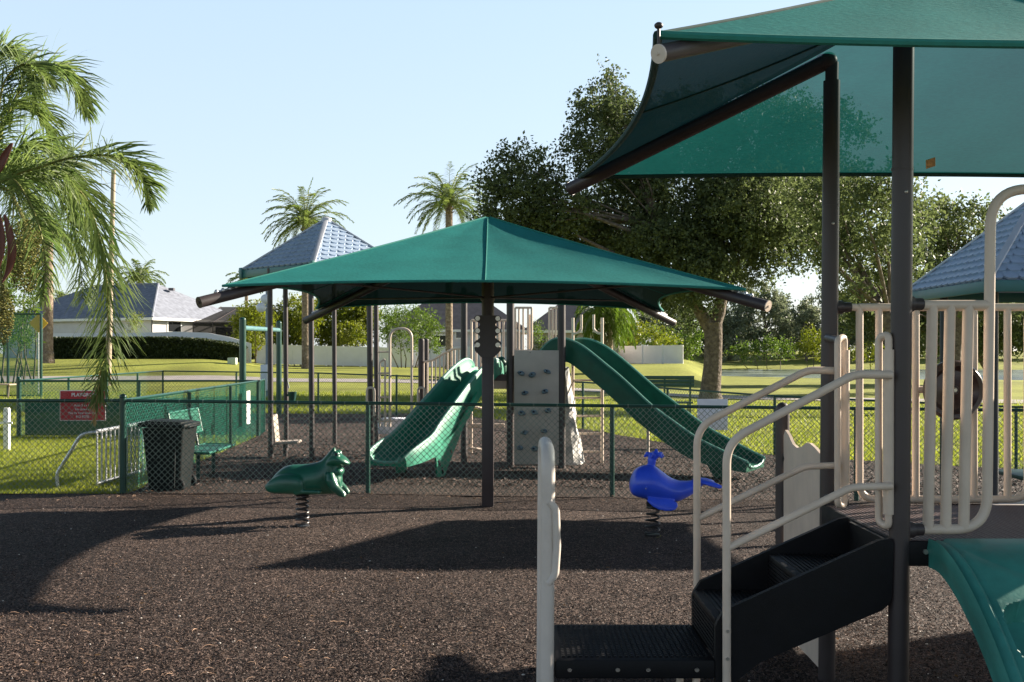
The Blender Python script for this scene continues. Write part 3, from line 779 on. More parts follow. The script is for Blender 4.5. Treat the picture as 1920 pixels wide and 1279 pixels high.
# back barrier
yb = 5.68
m = MB(); m.tube(fillet([(1.84, yb, 2.07), (1.898, yb, 2.07), (1.898, yb, 1.022), (2.815, yb, 1.022), (2.815, yb, 2.07), (3.06, yb, 2.07)], 0.09, 8), .020, seg=14)
m.tube([(1.895, yb, 2.07), (2.82, yb, 2.07)], .021, seg=14)
bb = m.build('barrier', M['tan'], T)
for px in (1648, 1682, 1717, 1826, 1889):
    x = PX(px, yb); m = MB(); m.tube([(x, yb, 1.025), (x, yb, 2.065)], .0195, seg=14); m.build('bar', M['tan'], bb)
m = MB(); m.tube([(PX(1717, yb), yb, 1.62), (PX(1826, yb), yb, 1.62)], .0195, seg=12); m.build('bar', M['tan'], bb)
m = MB(); m.tube([(1.75, 5.67, 2.07), (1.80, 5.68, 2.07)], .037, seg=16); m.tube([(1.80, 5.68, 2.07), (1.85, 5.68, 2.07)], .0275, seg=16); m.build('clamp', M['brown'], bb)
m = MB(); m.box((3.075, 5.11, 1.55), (.025, .93, .95), bevel=.01); m.build('side_panel', M['tan'], T)  # panel added out of view so that the deck lies partly in shade
# steering wheel
m = MB(); c = (2.363, 5.58, 1.622)
m.lathe([(0.0, -.030), (.022, -.030), (.026, -.022), (.05, -.012), (.065, -.006), (.105, -.004), (.118, -.016), (.130, -.034), (.150, -.036), (.160, -.024), (.160, .0), (.15, .012), (0, .015)], c, axis='Y', seg=48)
whl = m.build('steering_wheel', M['brown_dark'], T)
m = MB(); m.lathe([(0, -.038), (.010, -.038), (.014, -.032), (.014, -.02)], c, axis='Y', seg=14); m.build('hub_bolt', M['bolt'], whl)
# tan wave panel between the far post and the short post
py_ = lambda y: 1.7225+(y-5.66)*0.012
top = [(5.72, 1.245), (5.80, 1.262), (5.90, 1.285), (6.0, 1.30), (6.08, 1.295), (6.18, 1.262), (6.28, 1.248), (6.38, 1.262), (6.48, 1.31), (6.56, 1.335), (6.60, 1.30)]
poly = [(py_(5.72)-.01, 5.72, .06)]+[(py_(y)-.01, y, z) for y, z in top]+[(py_(6.6)-.01, 6.60, .06)]
m = MB(); m.prism(poly, (.018, 0, 0)); m.build('wave_panel', M['tan'], T, angle=25)
# teal moulded climber ramp in front of the deck
prof = [(p[0], p[1]) for p in [(v.x, v.y) for v in smooth_path([(4.53, 1.012, 0), (4.40, 1.008, 0), (4.24, .955, 0), (4.05, .845, 0), (3.86, .690, 0), (3.68, .50, 0), (3.53, .28, 0), (3.46, .10, 0), (3.44, -.05, 0)], 30)]]
X0, X1 = 1.815, 2.70; nx = 110; rows = []
def box01(a, b, t, e): return sm(a-e, a+e, t)*(1-sm(b-e, b+e, t))
for i, (y, z) in enumerate(prof):
    j0, j1 = max(i-1, 0), min(i+1, len(prof)-1)
    ty, tz = prof[j1][0]-prof[j0][0], prof[j1][1]-prof[j0][1]; L = math.hypot(ty, tz); ny, nz = tz/L, -ty/L
    if nz < 0 and ny > 0: ny, nz = -ny, -nz
    s = i/len(prof); row = []
    for k in range(nx+1):
        u = k/nx; x = X0+(X1-X0)*u
        d = 0.0
        if 0 < u < 1:
            hole1 = max(0, 1-max(((x-2.16)/.27)**4+((s-.445)/.080)**4, 0)); d += .11*sm(0, .16, hole1)
            hole2 = max(0, 1-(((x-2.22)/.25)**4+((s-.69)/.085)**4)); d += .12*sm(0, .16, hole2)
            rim = 1-abs(sm(.02, .30, math.hypot((x-2.26)/.42, (s-.02)/.30)-.82)-.5)*2; d += .006*rim
            edge = 1-sm(0, .05, min(u, 1-u)); d += .02*edge
            d += .010*box01(.055, .075, u, .008)
        row.append((x, y-ny*d, z-nz*d))
    lowd = .125
    row = [(X0, y-ny*lowd+.0, z-nz*lowd)]+[(X0, y-ny*.07, z-nz*.07)]+[(X0-.008, y-ny*.05, z-nz*.05)]+row+[(X1, y-ny*lowd, z-nz*lowd)]
    rows.append(row)
m = MB(); m.grid(rows, closed=True, caps=True); m.build('climber_ramp', M['climber'], T, angle=50)
# ================================================================== free standing shade umbrella
def umbrella(cx, cy, half, label, group, s=1.0, rot=0.0, roll=0.0):
    U = thing('shade_umbrella', label, 'shade umbrella', (cx, cy, g(cx, cy)), group)
    o = Vector((cx, cy, 0)); R = Matrix.Rotation(rot, 4, 'Z')
    q = lambda x, y, z: o + R @ Vector((x, y, z + roll*x))
    m = MB(); m.box(q(0, 0, .92), (.139, .139, 2.14), rz=rot, bevel=.012); m.build('mast', M['brown'], U)
    m = MB(); m.tube([q(0, 0, 1.70), q(0, 0, 3.28)], .072, seg=24); m.tube([q(0, 0, 3.18), q(0, 0, 3.34)], .095, seg=24)
    m.tube([q(0, 0, 2.44), q(0, 0, 2.47)], .085, seg=24)
    m.build('upper_mast', M['brown'], U)
    # scalloped bolt plate
    out = []
    for i in range(41):
        z = 2.26-.36*i/40
        ww = .125+.035*math.cos((z-2.225)/.145*2*PI) if z > 1.905 else .10
        out.append((ww, z))
    out += [(.158, 1.885), (.15, 1.845), (.075, 1.77)]
    poly = [q(w, -.085, z) for w, z in out]+[q(-w, -.085, z) for w, z in reversed(out)]
    m = MB(); m.prism(poly, R @ Vector((0, .025, 0))); pl = m.build('bolt_plate', M['brown'], U, angle=30)
    for z in (2.225, 2.08, 1.915):
        for x in (-.118, .118):
            b = MB(); b.tube([q(x, -.086, z), q(x, -.097, z)], .028, seg=16); b.tube([q(x, -.097, z), q(x, -.112, z)], .013, seg=6); b.build('bolt', M['bolt'], pl)
    tips = [q(sx*half*.995, sy*half*1.0, 2.27) for sx, sy in ((-1, -1), (-1, 1), (1, 1), (1, -1))]
    hub = q(0, 0, 3.27)
    for t in tips:
        d = (t-hub).normalized()
        m = MB(); m.tube([hub, t], .052, seg=18); a = m.build('arm', M['brown'], U)
        c = MB(); c.tube([t-d*.004, t+d*.005], .054, seg=18); c.tube([t, t+d*.014], .012, seg=8); c.build('end_cap', M['tan'] if t.x > cx else M['brown'], a)
        h = MB(); h.tube([t-d*.44+Vector((0, 0, .058)), t-d*.16+Vector((0, 0, .054))], .013, seg=6)
        for kk in range(4): h.ball(t-d*(.18+.07*kk)+Vector((0, 0, .058)), (.020, .020, .024), seg=8, rings=5)
        h.build('corner_hook', M['galv'], a)
        e = hub.lerp(t, .70)
        m = MB(); m.tube([q(0, 0, 2.47)+(e-q(0, 0, 2.47)).normalized()*.07, e-Vector((0, 0, .03))], .011, seg=8); m.build('brace', M['brown'], U)
    cs = [hub.lerp(t, .935)+Vector((0, 0, .10)) for t in tips]
    m, ed = canopy(cs, q(0, 0, 3.425), .34, .085, .05, wr=.004)
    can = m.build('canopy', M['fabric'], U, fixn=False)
    for e in ed:
        h = MB(); h.tube(e, .014, seg=6); h.build('hem', M['hem'], can)
    sme = MB()
    for c, e in zip(cs, ed):
        ap = q(0, 0, 3.425)
        sme.tube([ap.lerp(c, t)-Vector((0, 0, .05*t*(1-t)*4*.35-.004)) for t in np.linspace(.01, 1, 12)], .008, seg=5)
        pts = []
        for v in np.linspace(.03, 1, 12):
            p = ap.lerp(e[14], v); p.z -= .05*v*(1-v)*4-.003; pts.append(p)
        sme.tube(pts, .007, seg=5)
    sme.build('seam', M['hem'], can)
    return U
umbrella(-.285, 12.25, 2.64, 'green square shade umbrella on one brown bolted mast behind the frog rider', 'square shade umbrellas', rot=0.012, roll=-0.006)
umbrella(8.2, 6.85, 2.75, 'unseen square shade umbrella assumed beyond the right edge, throwing the shadow at lower right', 'square shade umbrellas', rot=0.32)  # unseen; stands in for whatever throws the lower right shadow

# ================================================================== spring riders
def remeshed(mb, vox, smooth_it=6):
    me = mb.mesh('tmp', Vector((0, 0, 0)))
    o = bpy.data.objects.new('tmp', me); COL.objects.link(o)
    r = o.modifiers.new('r', 'REMESH'); r.mode = 'VOXEL'; r.voxel_size = vox
    s = o.modifiers.new('s', 'SMOOTH'); s.factor = 0.5; s.iterations = smooth_it
    dg = bpy.context.evaluated_depsgraph_get(); dg.update()
    me2 = bpy.data.meshes.new_from_object(o.evaluated_get(dg))
    bpy.data.objects.remove(o); bpy.data.meshes.remove(me)
    me2.polygons.foreach_set('use_smooth', [True]*len(me2.polygons)); me2.materials.clear()
    return me2

def body_loft(prof, seg=28, power=2.0):
    """prof: list of (x, zbottom, ztop, halfwidth) -> rings"""
    rows = []
    for (x, z0, z1, w) in prof:
        c = (z0+z1)/2; h = (z1-z0)/2; row = []
        for k in range(seg):
            a = 2*PI*k/seg; ca, sa = math.cos(a), math.sin(a)
            row.append((x, w*math.copysign(abs(ca)**(2/power), ca), c+h*math.copysign(abs(sa)**(2/power), sa)))
        rows.append(row)
    return rows
def rings(prof, n=5): 
    vs = smooth_path([(a, b, c) for a, b, c, d in prof], n); ws = smooth_path([(d, 0, 0) for a, b, c, d in prof], n)
    return [(v.x, v.y, v.z, max(w.x, .004)) for v, w in zip(vs, ws)]

def rider(name, label, base, mb, m, vox):
    R = thing(name, label, 'spring rider', base, 'spring riders')
    me = remeshed(mb, vox)
    o = bpy.data.objects.new('body', me); COL.objects.link(o); me.materials.append(m); o.parent = R; W[o.name] = Vector(base)
    return R, o
def coil(R, base, z0, z1, r, turns, rod, lean=0.0):
    m = MB(); pts = []; n = int(turns*20)
    for k in range(n+1):
        t = k/n; a = 2*PI*turns*t; z = z0+(z1-z0)*t
        rr = r*(1.0-.10*t)
        pts.append((base[0]+rr*math.cos(a)+lean*t, base[1]+rr*math.sin(a), base[2]+z))
    m.tube(pts, rod, seg=8); m.build('spring', M['spring'], R)
    m = MB(); m.tube([(base[0]+lean, base[1], base[2]+z1-.015), (base[0]+lean, base[1], base[2]+z1+.03)], r*1.05, seg=20); m.build('spring_plate', M['black'], R)
    m = MB(); m.tube([(base[0], base[1], base[2]-.03), (base[0], base[1], base[2]+.02)], r*1.15, seg=20); m.build('base_plate', M['spring'], R)

# frog: local x from the photo's outline, facing right
fb_ = P(567, 989, 10.87); fb_ = Vector((fb_.x, fb_.y, 0.0)); S = .000915; yz = lambda zy: CH-((800+zy*.1642)-HY)*10.87/F
fx = lambda zx: (zx-652)*S
mb = MB()
pr = [(250, 690, 668, .015), (290, 712, 612, .075), (350, 735, 535, .12), (430, 762, 468, .15), (520, 772, 436, .165), (640, 778, 430, .165), (760, 778, 418, .15), (860, 776, 388, .135), (925, 774, 325, .118), (980, 770, 262, .098), (1018, 765, 232, .075), (1045, 740, 300, .09), (1075, 730, 470, .09), (1100, 720, 580, .07)]
mb.grid(body_loft(rings([(fx(a), yz(b), yz(c), d) for a, b, c, d in pr])), closed=True, caps=True)
hd = [(900, 520, 400, .06), (950, 470, 345, .105), (1000, 448, 305, .125), (1045, 446, 296, .130), (1100, 446, 318, .125), (1150, 442, 352, .098), (1185, 436, 394, .058), (1200, 430, 412, .02)]
mb.grid(body_loft(rings([(fx(a), yz(b), yz(c), d) for a, b, c, d in hd])), closed=True, caps=True)
mb.ball((fx(1065), 0, yz(508)), (.062, .105, .052))                        # throat
mb.ball((fx(1020), 0, yz(600)), (.085, .11, .10))                         # chest
for sgn in (-1, 1):
    mb.ball((fx(1045), sgn*.075, yz(308)), (.045, .036, .036))               # eye bump
    th = [(262, 700, 655, .02), (320, 735, 590, .05), (420, 745, 535, .07), (540, 745, 520, .08), (640, 742, 535, .075), (690, 735, 575, .055), (708, 725, 640, .03)]
    rows = body_loft(rings([(fx(a), yz(b), yz(c), d) for a, b, c, d in th]), power=2.3)
    mb.grid([[(p[0], p[1]+sgn*.135, p[2]) for p in r] for r in rows], closed=True, caps=True)
    mb.tube([(fx(600), sgn*.16, yz(725)), (fx(720), sgn*.172, yz(718)), (fx(860), sgn*.168, yz(722))], [.034, .022, .022], seg=12)
    for dy in (-.03, 0, .03): mb.ball((fx(882), sgn*.168+dy, yz(722)), (.024, .015, .025), seg=10, rings=7)
    mb.tube([(fx(985), sgn*.105, yz(520)), (fx(1000), sgn*.125, yz(600)), (fx(1045), sgn*.13, yz(680)), (fx(1120), sgn*.12, yz(745)), (fx(1165), sgn*.115, yz(775))], [.045, .058, .052, .042, .022], seg=14)
    for dy in (-.03, .03): mb.tube([(fx(1110), sgn*.12+dy*.3, yz(748)), (fx(1160), sgn*.12+dy, yz(778))], [.025, .014], seg=8)
mb.v = [v+Vector((fb_.x, fb_.y, 0))-Vector((fb_.x, fb_.y, 0)) for v in mb.v]
R, bd = rider('frog_rider', 'green frog on a coil spring, facing right, in front of the fence', (fb_.x, fb_.y, g(fb_.x, fb_.y)), mb, M['frog'], .0085)
coil(R, (fb_.x, fb_.y, 0), .0, .345, .066, 6.5, .0115)
for sgn in (-1, 1):
    e = MB(); e.ball((fb_.x+fx(1058), fb_.y+sgn*.104, yz(305)), (.016, .012, .015), seg=12, rings=8); e.build('eye', M['dark_eye'], bd)

# whale: facing left, spout on top
wb = P(1223, 1000, 10.48); wb = Vector((wb.x, wb.y, g(wb.x, wb.y))); S2 = .1642*10.48/F; wz = lambda zy: CH-((810+zy*.1642)-HY)*10.48/F-wb.z
wx = lambda zx: (zx-445)*S2
mb = MB()
pr = [(186, 640, 600, .03), (200, 690, 530, .10), (240, 728, 440, .155), (310, 752, 390, .185), (400, 772, 374, .20), (480, 790, 392, .20), (560, 802, 448, .19), (640, 803, 508, .172), (720, 795, 545, .15), (800, 766, 556, .12), (900, 712, 552, .085), (970, 655, 534, .06), (1020, 612, 522, .05), (1070, 606, 526, .05), (1130, 608, 556, .05), (1168, 606, 592, .035)]
mb.grid(body_loft(rings([(wx(a), wz(b), wz(c), d) for a, b, c, d in pr])), closed=True, caps=True)
for sgn in (-1, 1):
    fl_ = [(960, 0.02, .05), (1020, .07, .07), (1075, .13, .065), (1130, .17, .05), (1180, .20, .025)]
    rows = []
    for (a, y, w) in fl_:
        row = []
        for k in range(14):
            an = 2*PI*k/14
            row.append((wx(a)+w*1.0*math.cos(an), sgn*y, wz(548+(a-1000)*.30)+.020*math.sin(an)))
        rows.append(row)
    mb.grid(rows, closed=True, caps=True)
    fn = [(375, 735, .135, .03), (430, 765, .145, .05), (500, 786, .155, .066), (580, 800, .160, .068), (650, 812, .16, .052), (695, 822, .158, .030), (703, 826, .156, .012)]
    rows = []
    for (a, z, w, h) in fn:
        rows.append([(wx(a)+.01*math.sin(2*PI*k/14), sgn*(w+.026*math.cos(2*PI*k/14)+.028*math.sin(-2*PI*k/14)), wz(z)+h*math.sin(2*PI*k/14)) for k in range(14)])
    mb.grid(rows, closed=True, caps=True)
mb.ball((wx(440), 0, wz(330)), (.044, .044, .07)); mb.ball((wx(465), 0, wz(280)), (.055, .055, .03))
for k in range(5):
    a = 2*PI*k/5+.35
    mb.tube([(wx(470), 0, wz(275)), (wx(470)+.075*math.cos(a), .075*math.sin(a), wz(262)+.012), (wx(470)+.105*math.cos(a), .105*math.sin(a), wz(285)-.006)], [.03, .024, .012], seg=8)
mb.tube([(wx(480), 0, wz(275)), (wx(490), 0, wz(225)), (wx(492), 0, wz(190))], [.035, .024, .010], seg=8)
R, bd = rider('whale_rider', 'blue whale with a spout on its head, on a coil spring left of the handrails', (wb.x, wb.y, wb.z), mb, M['whale'], .0085)
coil(R, (wb.x, wb.y, wb.z), .0, wz(850)+.02, .068, 5.0, .0115, lean=.012)
for sgn in (-1, 1):
    e = MB(); ex = wx(350); e.ball((wb.x+ex, wb.y+sgn*.178, wb.z+wz(612)), (.017, .010, .016), seg=12, rings=8); eo = e.build('eye', M['eye'], bd)
    e = MB(); e.ball((wb.x+ex+.003, wb.y+sgn*.186, wb.z+wz(606)), (.011, .009, .012), seg=10, rings=7); e.build('pupil', M['whale'], eo)

# ================================================================== chain link fences
def fence(label, pts, H, pitch, wr, wm, pr=.030, rr=.021, group='green chain link fences', step=3.1, seg=10, posts=None, caps=(), bottom=0.03, ties=0.0):
    x0, y0 = pts[0]
    Fn = thing('chain_link_fence', label, 'fence', (x0, y0, g(x0, y0)), group)
    wires = []
    rails = []
    tt = []
    for (a, b) in zip(pts, pts[1:]):
        A = Vector((a[0], a[1], 0)); B = Vector((b[0], b[1], 0)); L = (B-A).length; d = (B-A)/L; nrm = Vector((-d.y, d.x, 0))
        zf = lambda s: g(a[0]+d.x*s, a[1]+d.y*s)
        z0, z1 = zf(0), zf(L)
        zl = lambda s: z0+(z1-z0)*s/L
        h = H-bottom
        s = -h
        while s < L:
            for sg in (1, -1):
                lo, hi = max(s, 0), min(s+h, L)
                if hi-lo > .02:
                    if sg > 0: ha, hb = lo-s, hi-s
                    else: ha, hb = h-(lo-s), h-(hi-s)
                    pa = A+d*lo+Vector((0, 0, zl(lo)+bottom+ha)); pb = A+d*hi+Vector((0, 0, zl(hi)+bottom+hb))
                    pa += nrm*wr*sg*.6; pb += nrm*wr*sg*.6
                    dd = (pb-pa).normalized(); u = nrm*wr; v = dd.cross(nrm)*wr
                    wires.append([pa+u, pa-u*.5+v*.87, pa-u*.5-v*.87, pb+u, pb-u*.5+v*.87, pb-u*.5-v*.87])
            s += pitch
        r = MB(); r.tube([A+Vector((0, 0, z0+H)), B+Vector((0, 0, z1+H))], rr, seg=12); rails.append(r)
        if ties > 0:
            s = .12
            while s < L:
                p = A+d*s+Vector((0, 0, zl(s)+H)); s += ties
                if -7 < p.x < 4.5: q_ = MB(); q_.tube([p-d*.006, p+d*.006], rr+.003, seg=8); tt.append(q_)
        r2 = MB(); r2.tube([A+Vector((0, 0, z0+bottom)), B+Vector((0, 0, z1+bottom))], .004, seg=5); rails.append(r2)
    n = len(wires); V = np.array([[list(p) for p in w] for w in wires])
    quads = np.concatenate([V[:, [0, 1, 4, 3]], V[:, [1, 2, 5, 4]], V[:, [2, 0, 3, 5]]], 0)
    np_quads('chain_mesh', quads, wm, Fn)
    for i, r in enumerate(rails): r.build('top_rail' if i % 2 == 0 else 'bottom_wire', M['fence'], Fn)
    for q_ in tt: q_.build('tie', M['wire'], Fn)
    pl = posts
    if pl is None:
        pl = []
        for (a, b) in zip(pts, pts[1:]):
            L = math.hypot(b[0]-a[0], b[1]-a[1]); k = max(1, round(L/step))
            for i in range(k): pl.append((a[0]+(b[0]-a[0])*i/k, a[1]+(b[1]-a[1])*i/k, pr))
        pl.append((*pts[-1], pr))
    for (x, y, r) in pl:
        big = r > pr*1.2
        m = MB(); z = g(x, y); tz = z+H+(.05 if big else -.012)
        m.tube([(x, y, z-.15), (x, y, tz)], r, seg=14)
        if big: m.ball((x, y, tz), (r*1.08, r*1.08, r*.9), seg=14, rings=8)
        m.build('post', M['fence'], Fn)
    return Fn
fence('long green chain link fence running behind the frog and whale riders', [(-11.2, 13.22), (-4.945, 13.22), (14.0, 13.22)], 1.215, .0775, .0034, M['wire'],
      posts=[(-8.05, 13.24, .028)]+[(-4.945, 13.22, .042)]+[(-1.835+3.11*k, 13.245, .030) for k in range(6)], ties=.3)
fence('green chain link fence running away behind the wheeled bin and slatted bench', [(-4.95, 13.26), (-5.50, 22.4)], 1.215, .0775, .0038, M['wire_teal'], posts=[(-5.06, 16.3, .03), (-5.25, 19.4, .03), (-5.47, 22.4, .036)])
gt = fence('short green chain link gate standing ajar at the end of the side fence', [(-5.47, 22.5), (-5.62, 23.6)], 1.215, 0.0775, .0036, M['wire_teal'], posts=[(-5.47, 22.55, .024), (-5.62, 23.6, .024)], group='green chain link fences')
gt.name = 'chain_link_gate'; gt['category'] = 'gate'
fence('low green chain link fence with wind screen cloth behind the red sign', [(-10.72, 22.6), (-5.52, 22.6)], 1.215, .0775, .0026, M['wire_far'], posts=[(-10.72, 22.6, .045), (-8.1, 22.6, .03)])
fence('outer green chain link fence along the far edge of the mulch', [(-10.72, 22.66), (-11.75, 35), (-5.85, 31.4), (1.8, 26.4), (5.28, 20.9), (9.5, 19.6), (16, 19.0)], 1.215, .085, .0030, M['wire_far'])
# wind screen tied to the low fence
m = MB(); m.grid([[(-10.6+.3*k, 22.64+.012*math.sin(k*1.7), g(-10.6, 22.6)+.03+z*(0.72+.02*math.sin(k*.9))) for k in range(17)] for z in (0, .33, .66, 1)])
tag(m.build('wind_screen', M['wind'], fixn=False), 'dense green wind screen cloth along the bottom of the low fence', 'screen')
# tall tennis screen, far left
Y = 43.0; TF = thing('tennis_fence', 'tall green mesh screen fence at the far left edge, see-through', 'fence', (PX(20, Y), Y, 0))
xa, xb = PX(-60, Y), PX(77, Y); zt = PZ(589, Y)
m = MB(); m.grid([[(xa+(xb-xa)*k/8, Y+.02, z) for k in range(9)] for z in (.05, zt/2, zt-.02)]); m.build('mesh_screen', M['tennis'], TF, fixn=False)
for px in (-60, 15, 77):
    m = MB(); m.tube([(PX(px, Y), Y, -.1), (PX(px, Y), Y, zt)], .055, seg=12); m.build('post', M['fence'], TF)
for z in (.06, zt):
    m = MB(); m.tube([(xa, Y, z), (xb, Y, z)], .035, seg=10); m.build('rail', M['fence'], TF)
ys = thing('warning_sign', 'yellow diamond sign seen past the tall green screen', 'sign', (PX(72, 46), 46, 0))
m = MB(); m.tube([(PX(72, 46), 46, -.1), (PX(72, 46), 46, PZ(600, 46))], .03, seg=8); m.build('pole', M['galv'], ys)
c = P(72, 606, 45.95); m = MB(); m.prism([c+Vector((-.42, 0, 0)), c+Vector((0, 0, -.42)), c+Vector((.42, 0, 0)), c+Vector((0, 0, .42))], (0, .02, 0)); m.build('panel', M['yellow'], ys)

# ================================================================== red rules sign on the fence
def text_mesh(s, size, loc, width, mtl, parent, name='lettering', align='CENTER', rot=(PI/2, 0, 0), bold=0.0):
    c = bpy.data.curves.new('t', 'FONT'); c.body = s; c.size = size; c.align_x = align; c.align_y = 'CENTER'; c.offset = bold; c.extrude = 0.001
    o = bpy.data.objects.new('t', c); COL.objects.link(o)
    dg = bpy.context.evaluated_depsgraph_get(); dg.update()
    me = bpy.data.meshes.new_from_object(o.evaluated_get(dg)); bpy.data.objects.remove(o)
    xs = [v.co.x for v in me.vertices]; w = max(xs)-min(xs); k = min(1.0, width/w) if width else 1.0
    R = Euler(rot).to_matrix(); org = _org(parent)
    for v in me.vertices: v.co = R @ Vector((v.co.x*k, v.co.y, v.co.z))+Vector(loc)-org
    me.materials.clear()
    o = link_mesh(name, me, mtl, parent); return o
Y = 13.30; xa, xb = PX(112, Y), PX(198, Y); za, zb = PZ(789, Y), PZ(732, Y)
SG = thing('rules_sign', 'red sign with white PLAYGROUND lettering fixed behind the fence rail at left', 'sign', ((xa+xb)/2, Y, za))
cx = (xa+xb)/2; cz = (za+zb)/2
m = MB(); m.box((cx, Y+.004, cz), (xb-xa, .006, zb-za), bevel=.001); m.build('border', M['sign_white'], SG)
m = MB(); m.box((cx, Y, cz), (xb-xa-.018, .006, zb-za-.018)); m.build('panel', M['sign_red'], SG)
w = xb-xa; yt = Y-.0055
text_mesh('PLAYGROUND', .062, (cx+.065, yt, zb-.058), w*.70, M['sign_white'], SG, bold=.0016)
text_mesh('Open From Dawn To Dusk', .042, (cx, yt, zb-.128), w*.86, M['sign_white'], SG, bold=.0008)
text_mesh('Ages 5 to 12', .042, (cx, yt, zb-.192), w*.6, M['sign_white'], SG, bold=.0008)
text_mesh('No Littering', .038, (cx, yt, zb-.243), w*.5, M['sign_white'], SG, bold=.0008)
text_mesh('Play At Your Own Risk', .038, (cx, yt, zb-.290), w*.76, M['sign_white'], SG, bold=.0008)
text_mesh('NO PETS!', .040, (cx, yt, zb-.338), w*.4, M['sign_white'], SG, bold=.001)
m = MB(); pts = [(xa+.068+.048*math.cos(2*PI*k/28), yt-.001, zb-.058+.030*math.sin(2*PI*k/28)) for k in range(28)]
m.tube(pts, .0028, seg=5, closed=True); m.tube([(xa+.04, yt-.001, zb-.058), (xa+.096, yt-.001, zb-.058)], .0035, seg=5); m.tube([(xa+.05, yt-.001, zb-.045), (xa+.086, yt-.001, zb-.045)], .0025, seg=5); m.tube([(xa+.05, yt-.001, zb-.071), (xa+.086, yt-.001, zb-.071)], .0025, seg=5)
m.build('emblem', mat('pink_emblem', (0.55, 0.12, 0.14), 0.5), SG)
# pale backs of two other boards
Y = 21.75; m = MB(); m.box((PX(1335, Y), Y-.05, (PZ(748, Y)+PZ(806, Y))/2), (57*Y/F, .012, 58*Y/F), bevel=.003)
tag(m.build('notice_board', M['lamp_white']), 'pale blank rear of a square board on the outer fence, right of the big slide', 'sign')
m = MB(); m.box((-5.30+.05, 20.7, PZ(764, 20.7)), (.012, .34, .66), rz=.055, bevel=.003)
tag(m.build('notice_board', M['white']), 'white board seen edge-on, hung on the side fence above the bench', 'sign')

# ================================================================== bin, bench, rack, posts at left
B = thing('wheeled_bin', 'dark wheeled rubbish bin standing behind the fence corner post', 'rubbish bin', (-4.52, 13.72, 0))
cx, cy = -4.515, 13.74
rows = []
for (z, hw, hd, r) in ((.02, .205, .235, .04), (.06, .212, .245, .05), (.45, .240, .28, .05), (.80, .268, .315, .05), (.845, .274, .322, .05)):
    row = []
    for (sx, sy) in ((1, 1), (-1, 1), (-1, -1), (1, -1)):
        for k in range(5):
            a = math.atan2(sy, sx)-PI/4+PI/2*k/4
            row.append((cx+sx*(hw-r)+r*math.cos(a), cy+sy*(hd-r)+r*math.sin(a), z))
    rows.append(row)
m = MB(); m.grid(rows, closed=True, caps=True); bo = m.build('body', M['bin'], B)
m = MB(); m.box((cx-.005, cy-.01, .885), (.62, .70, .055), bevel=.024, M=Matrix.Rotation(.035, 4, 'Y')); m.box((cx-.005, cy-.01, .915), (.48, .56, .03), bevel=.014, M=Matrix.Rotation(.035, 4, 'Y')); m.build('lid', M['bin'], B)
m = MB(); m.tube(fillet([(cx+.25, cy-.22, .84), (cx+.32, cy-.22, .86), (cx+.32, cy+.22, .86), (cx+.25, cy+.22, .84)], .04), .016, seg=10); m.build('handle', M['bin'], B)
for sy in (-.27, .27):
    m = MB(); m.lathe([(0, -.03), (.09, -.03), (.10, -.02), (.10, .02), (.09, .03), (0, .03)], (cx+.17, cy+sy*.93, .10), axis='Y', seg=20); m.build('wheel', M['black'], B)
for x in (cx+.16,):
    m = MB(); m.box((x, cy-.315, .42), (.018, .03, .68), bevel=.004, M=Matrix.Rotation(-.085, 4, 'X')); m.build('rib', M['bin'], bo)

BN = thing('slatted_bench', 'green perforated bench with tall back beside the wheeled bin', 'bench', (-4.5, 15.1, 0))
def perforated(c0, e1, e2, th, n1, n2, fr):
    m = MB(); c0 = Vector(c0); e1 = Vector(e1); e2 = Vector(e2); nn = e1.cross(e2).normalized()
    for k in range(n1+1): m.beam(c0+e1*k/n1, c0+e1*k/n1+e2, th, th*.6, up=nn)
    for k in range(n2+1): m.beam(c0+e2*k/n2, c0+e2*k/n2+e1, th, th*.6, up=nn)
    for a, b in ((c0, c0+e1), (c0+e1, c0+e1+e2), (c0+e1+e2, c0+e2), (c0+e2, c0)): m.tube([a, b], fr, seg=8)
    return m
perforated((-4.66, 14.45, .44), (.44, 0, -.015), (0, 1.35, 0), .024, 12, 36, .018).build('seat', M['bench'], BN, smooth=False)
perforated((-4.78, 14.45, .98), (.07, 0, -.34), (0, 1.35, 0), .024, 9, 36, .018).build('backrest', M['bench'], BN, smooth=False)
for y in (14.75, 15.5):
    m = MB(); m.tube([(-4.45, y, -.05), (-4.45, y, .43)], .03, seg=10); m.tube(fillet([(-4.45, y, .40), (-4.68, y, .42), (-4.75, y, .80)], .05), .022, seg=8); m.build('leg', M['darkgreen'], BN)

RK = thing('bicycle_rack', 'galvanised bicycle rack with a curved arm on the grass left of the corner post', 'bicycle rack', (-5.58, 14.0, 0))
m = MB(); m.tube([(-5.59, 14.0, .765), (-5.52, 16.0, .775)], .025, seg=10); m.tube([(-5.585, 14.0, .06), (-5.515, 16.0, .06)], .022, seg=10); m.build('rail', M['galv'], RK)
for k in range(15):
    y = 14.0+k*2/14
    m = MB(); m.tube([(-5.585+k*.005, y, .06), (-5.585+k*.005, y, .77)], .0125, seg=8); m.build('bar', M['galv'], RK)
m = MB(); m.tube(smooth_path([(-5.585, 14.0, .755), (-5.80, 14.02, .71), (-5.95, 14.04, .50), (-6.08, 14.05, .30), (-6.145, 14.05, .17), (-6.13, 14.05, -.03)], 6), .024, seg=10); m.build('end_arm', M['galv'], RK)

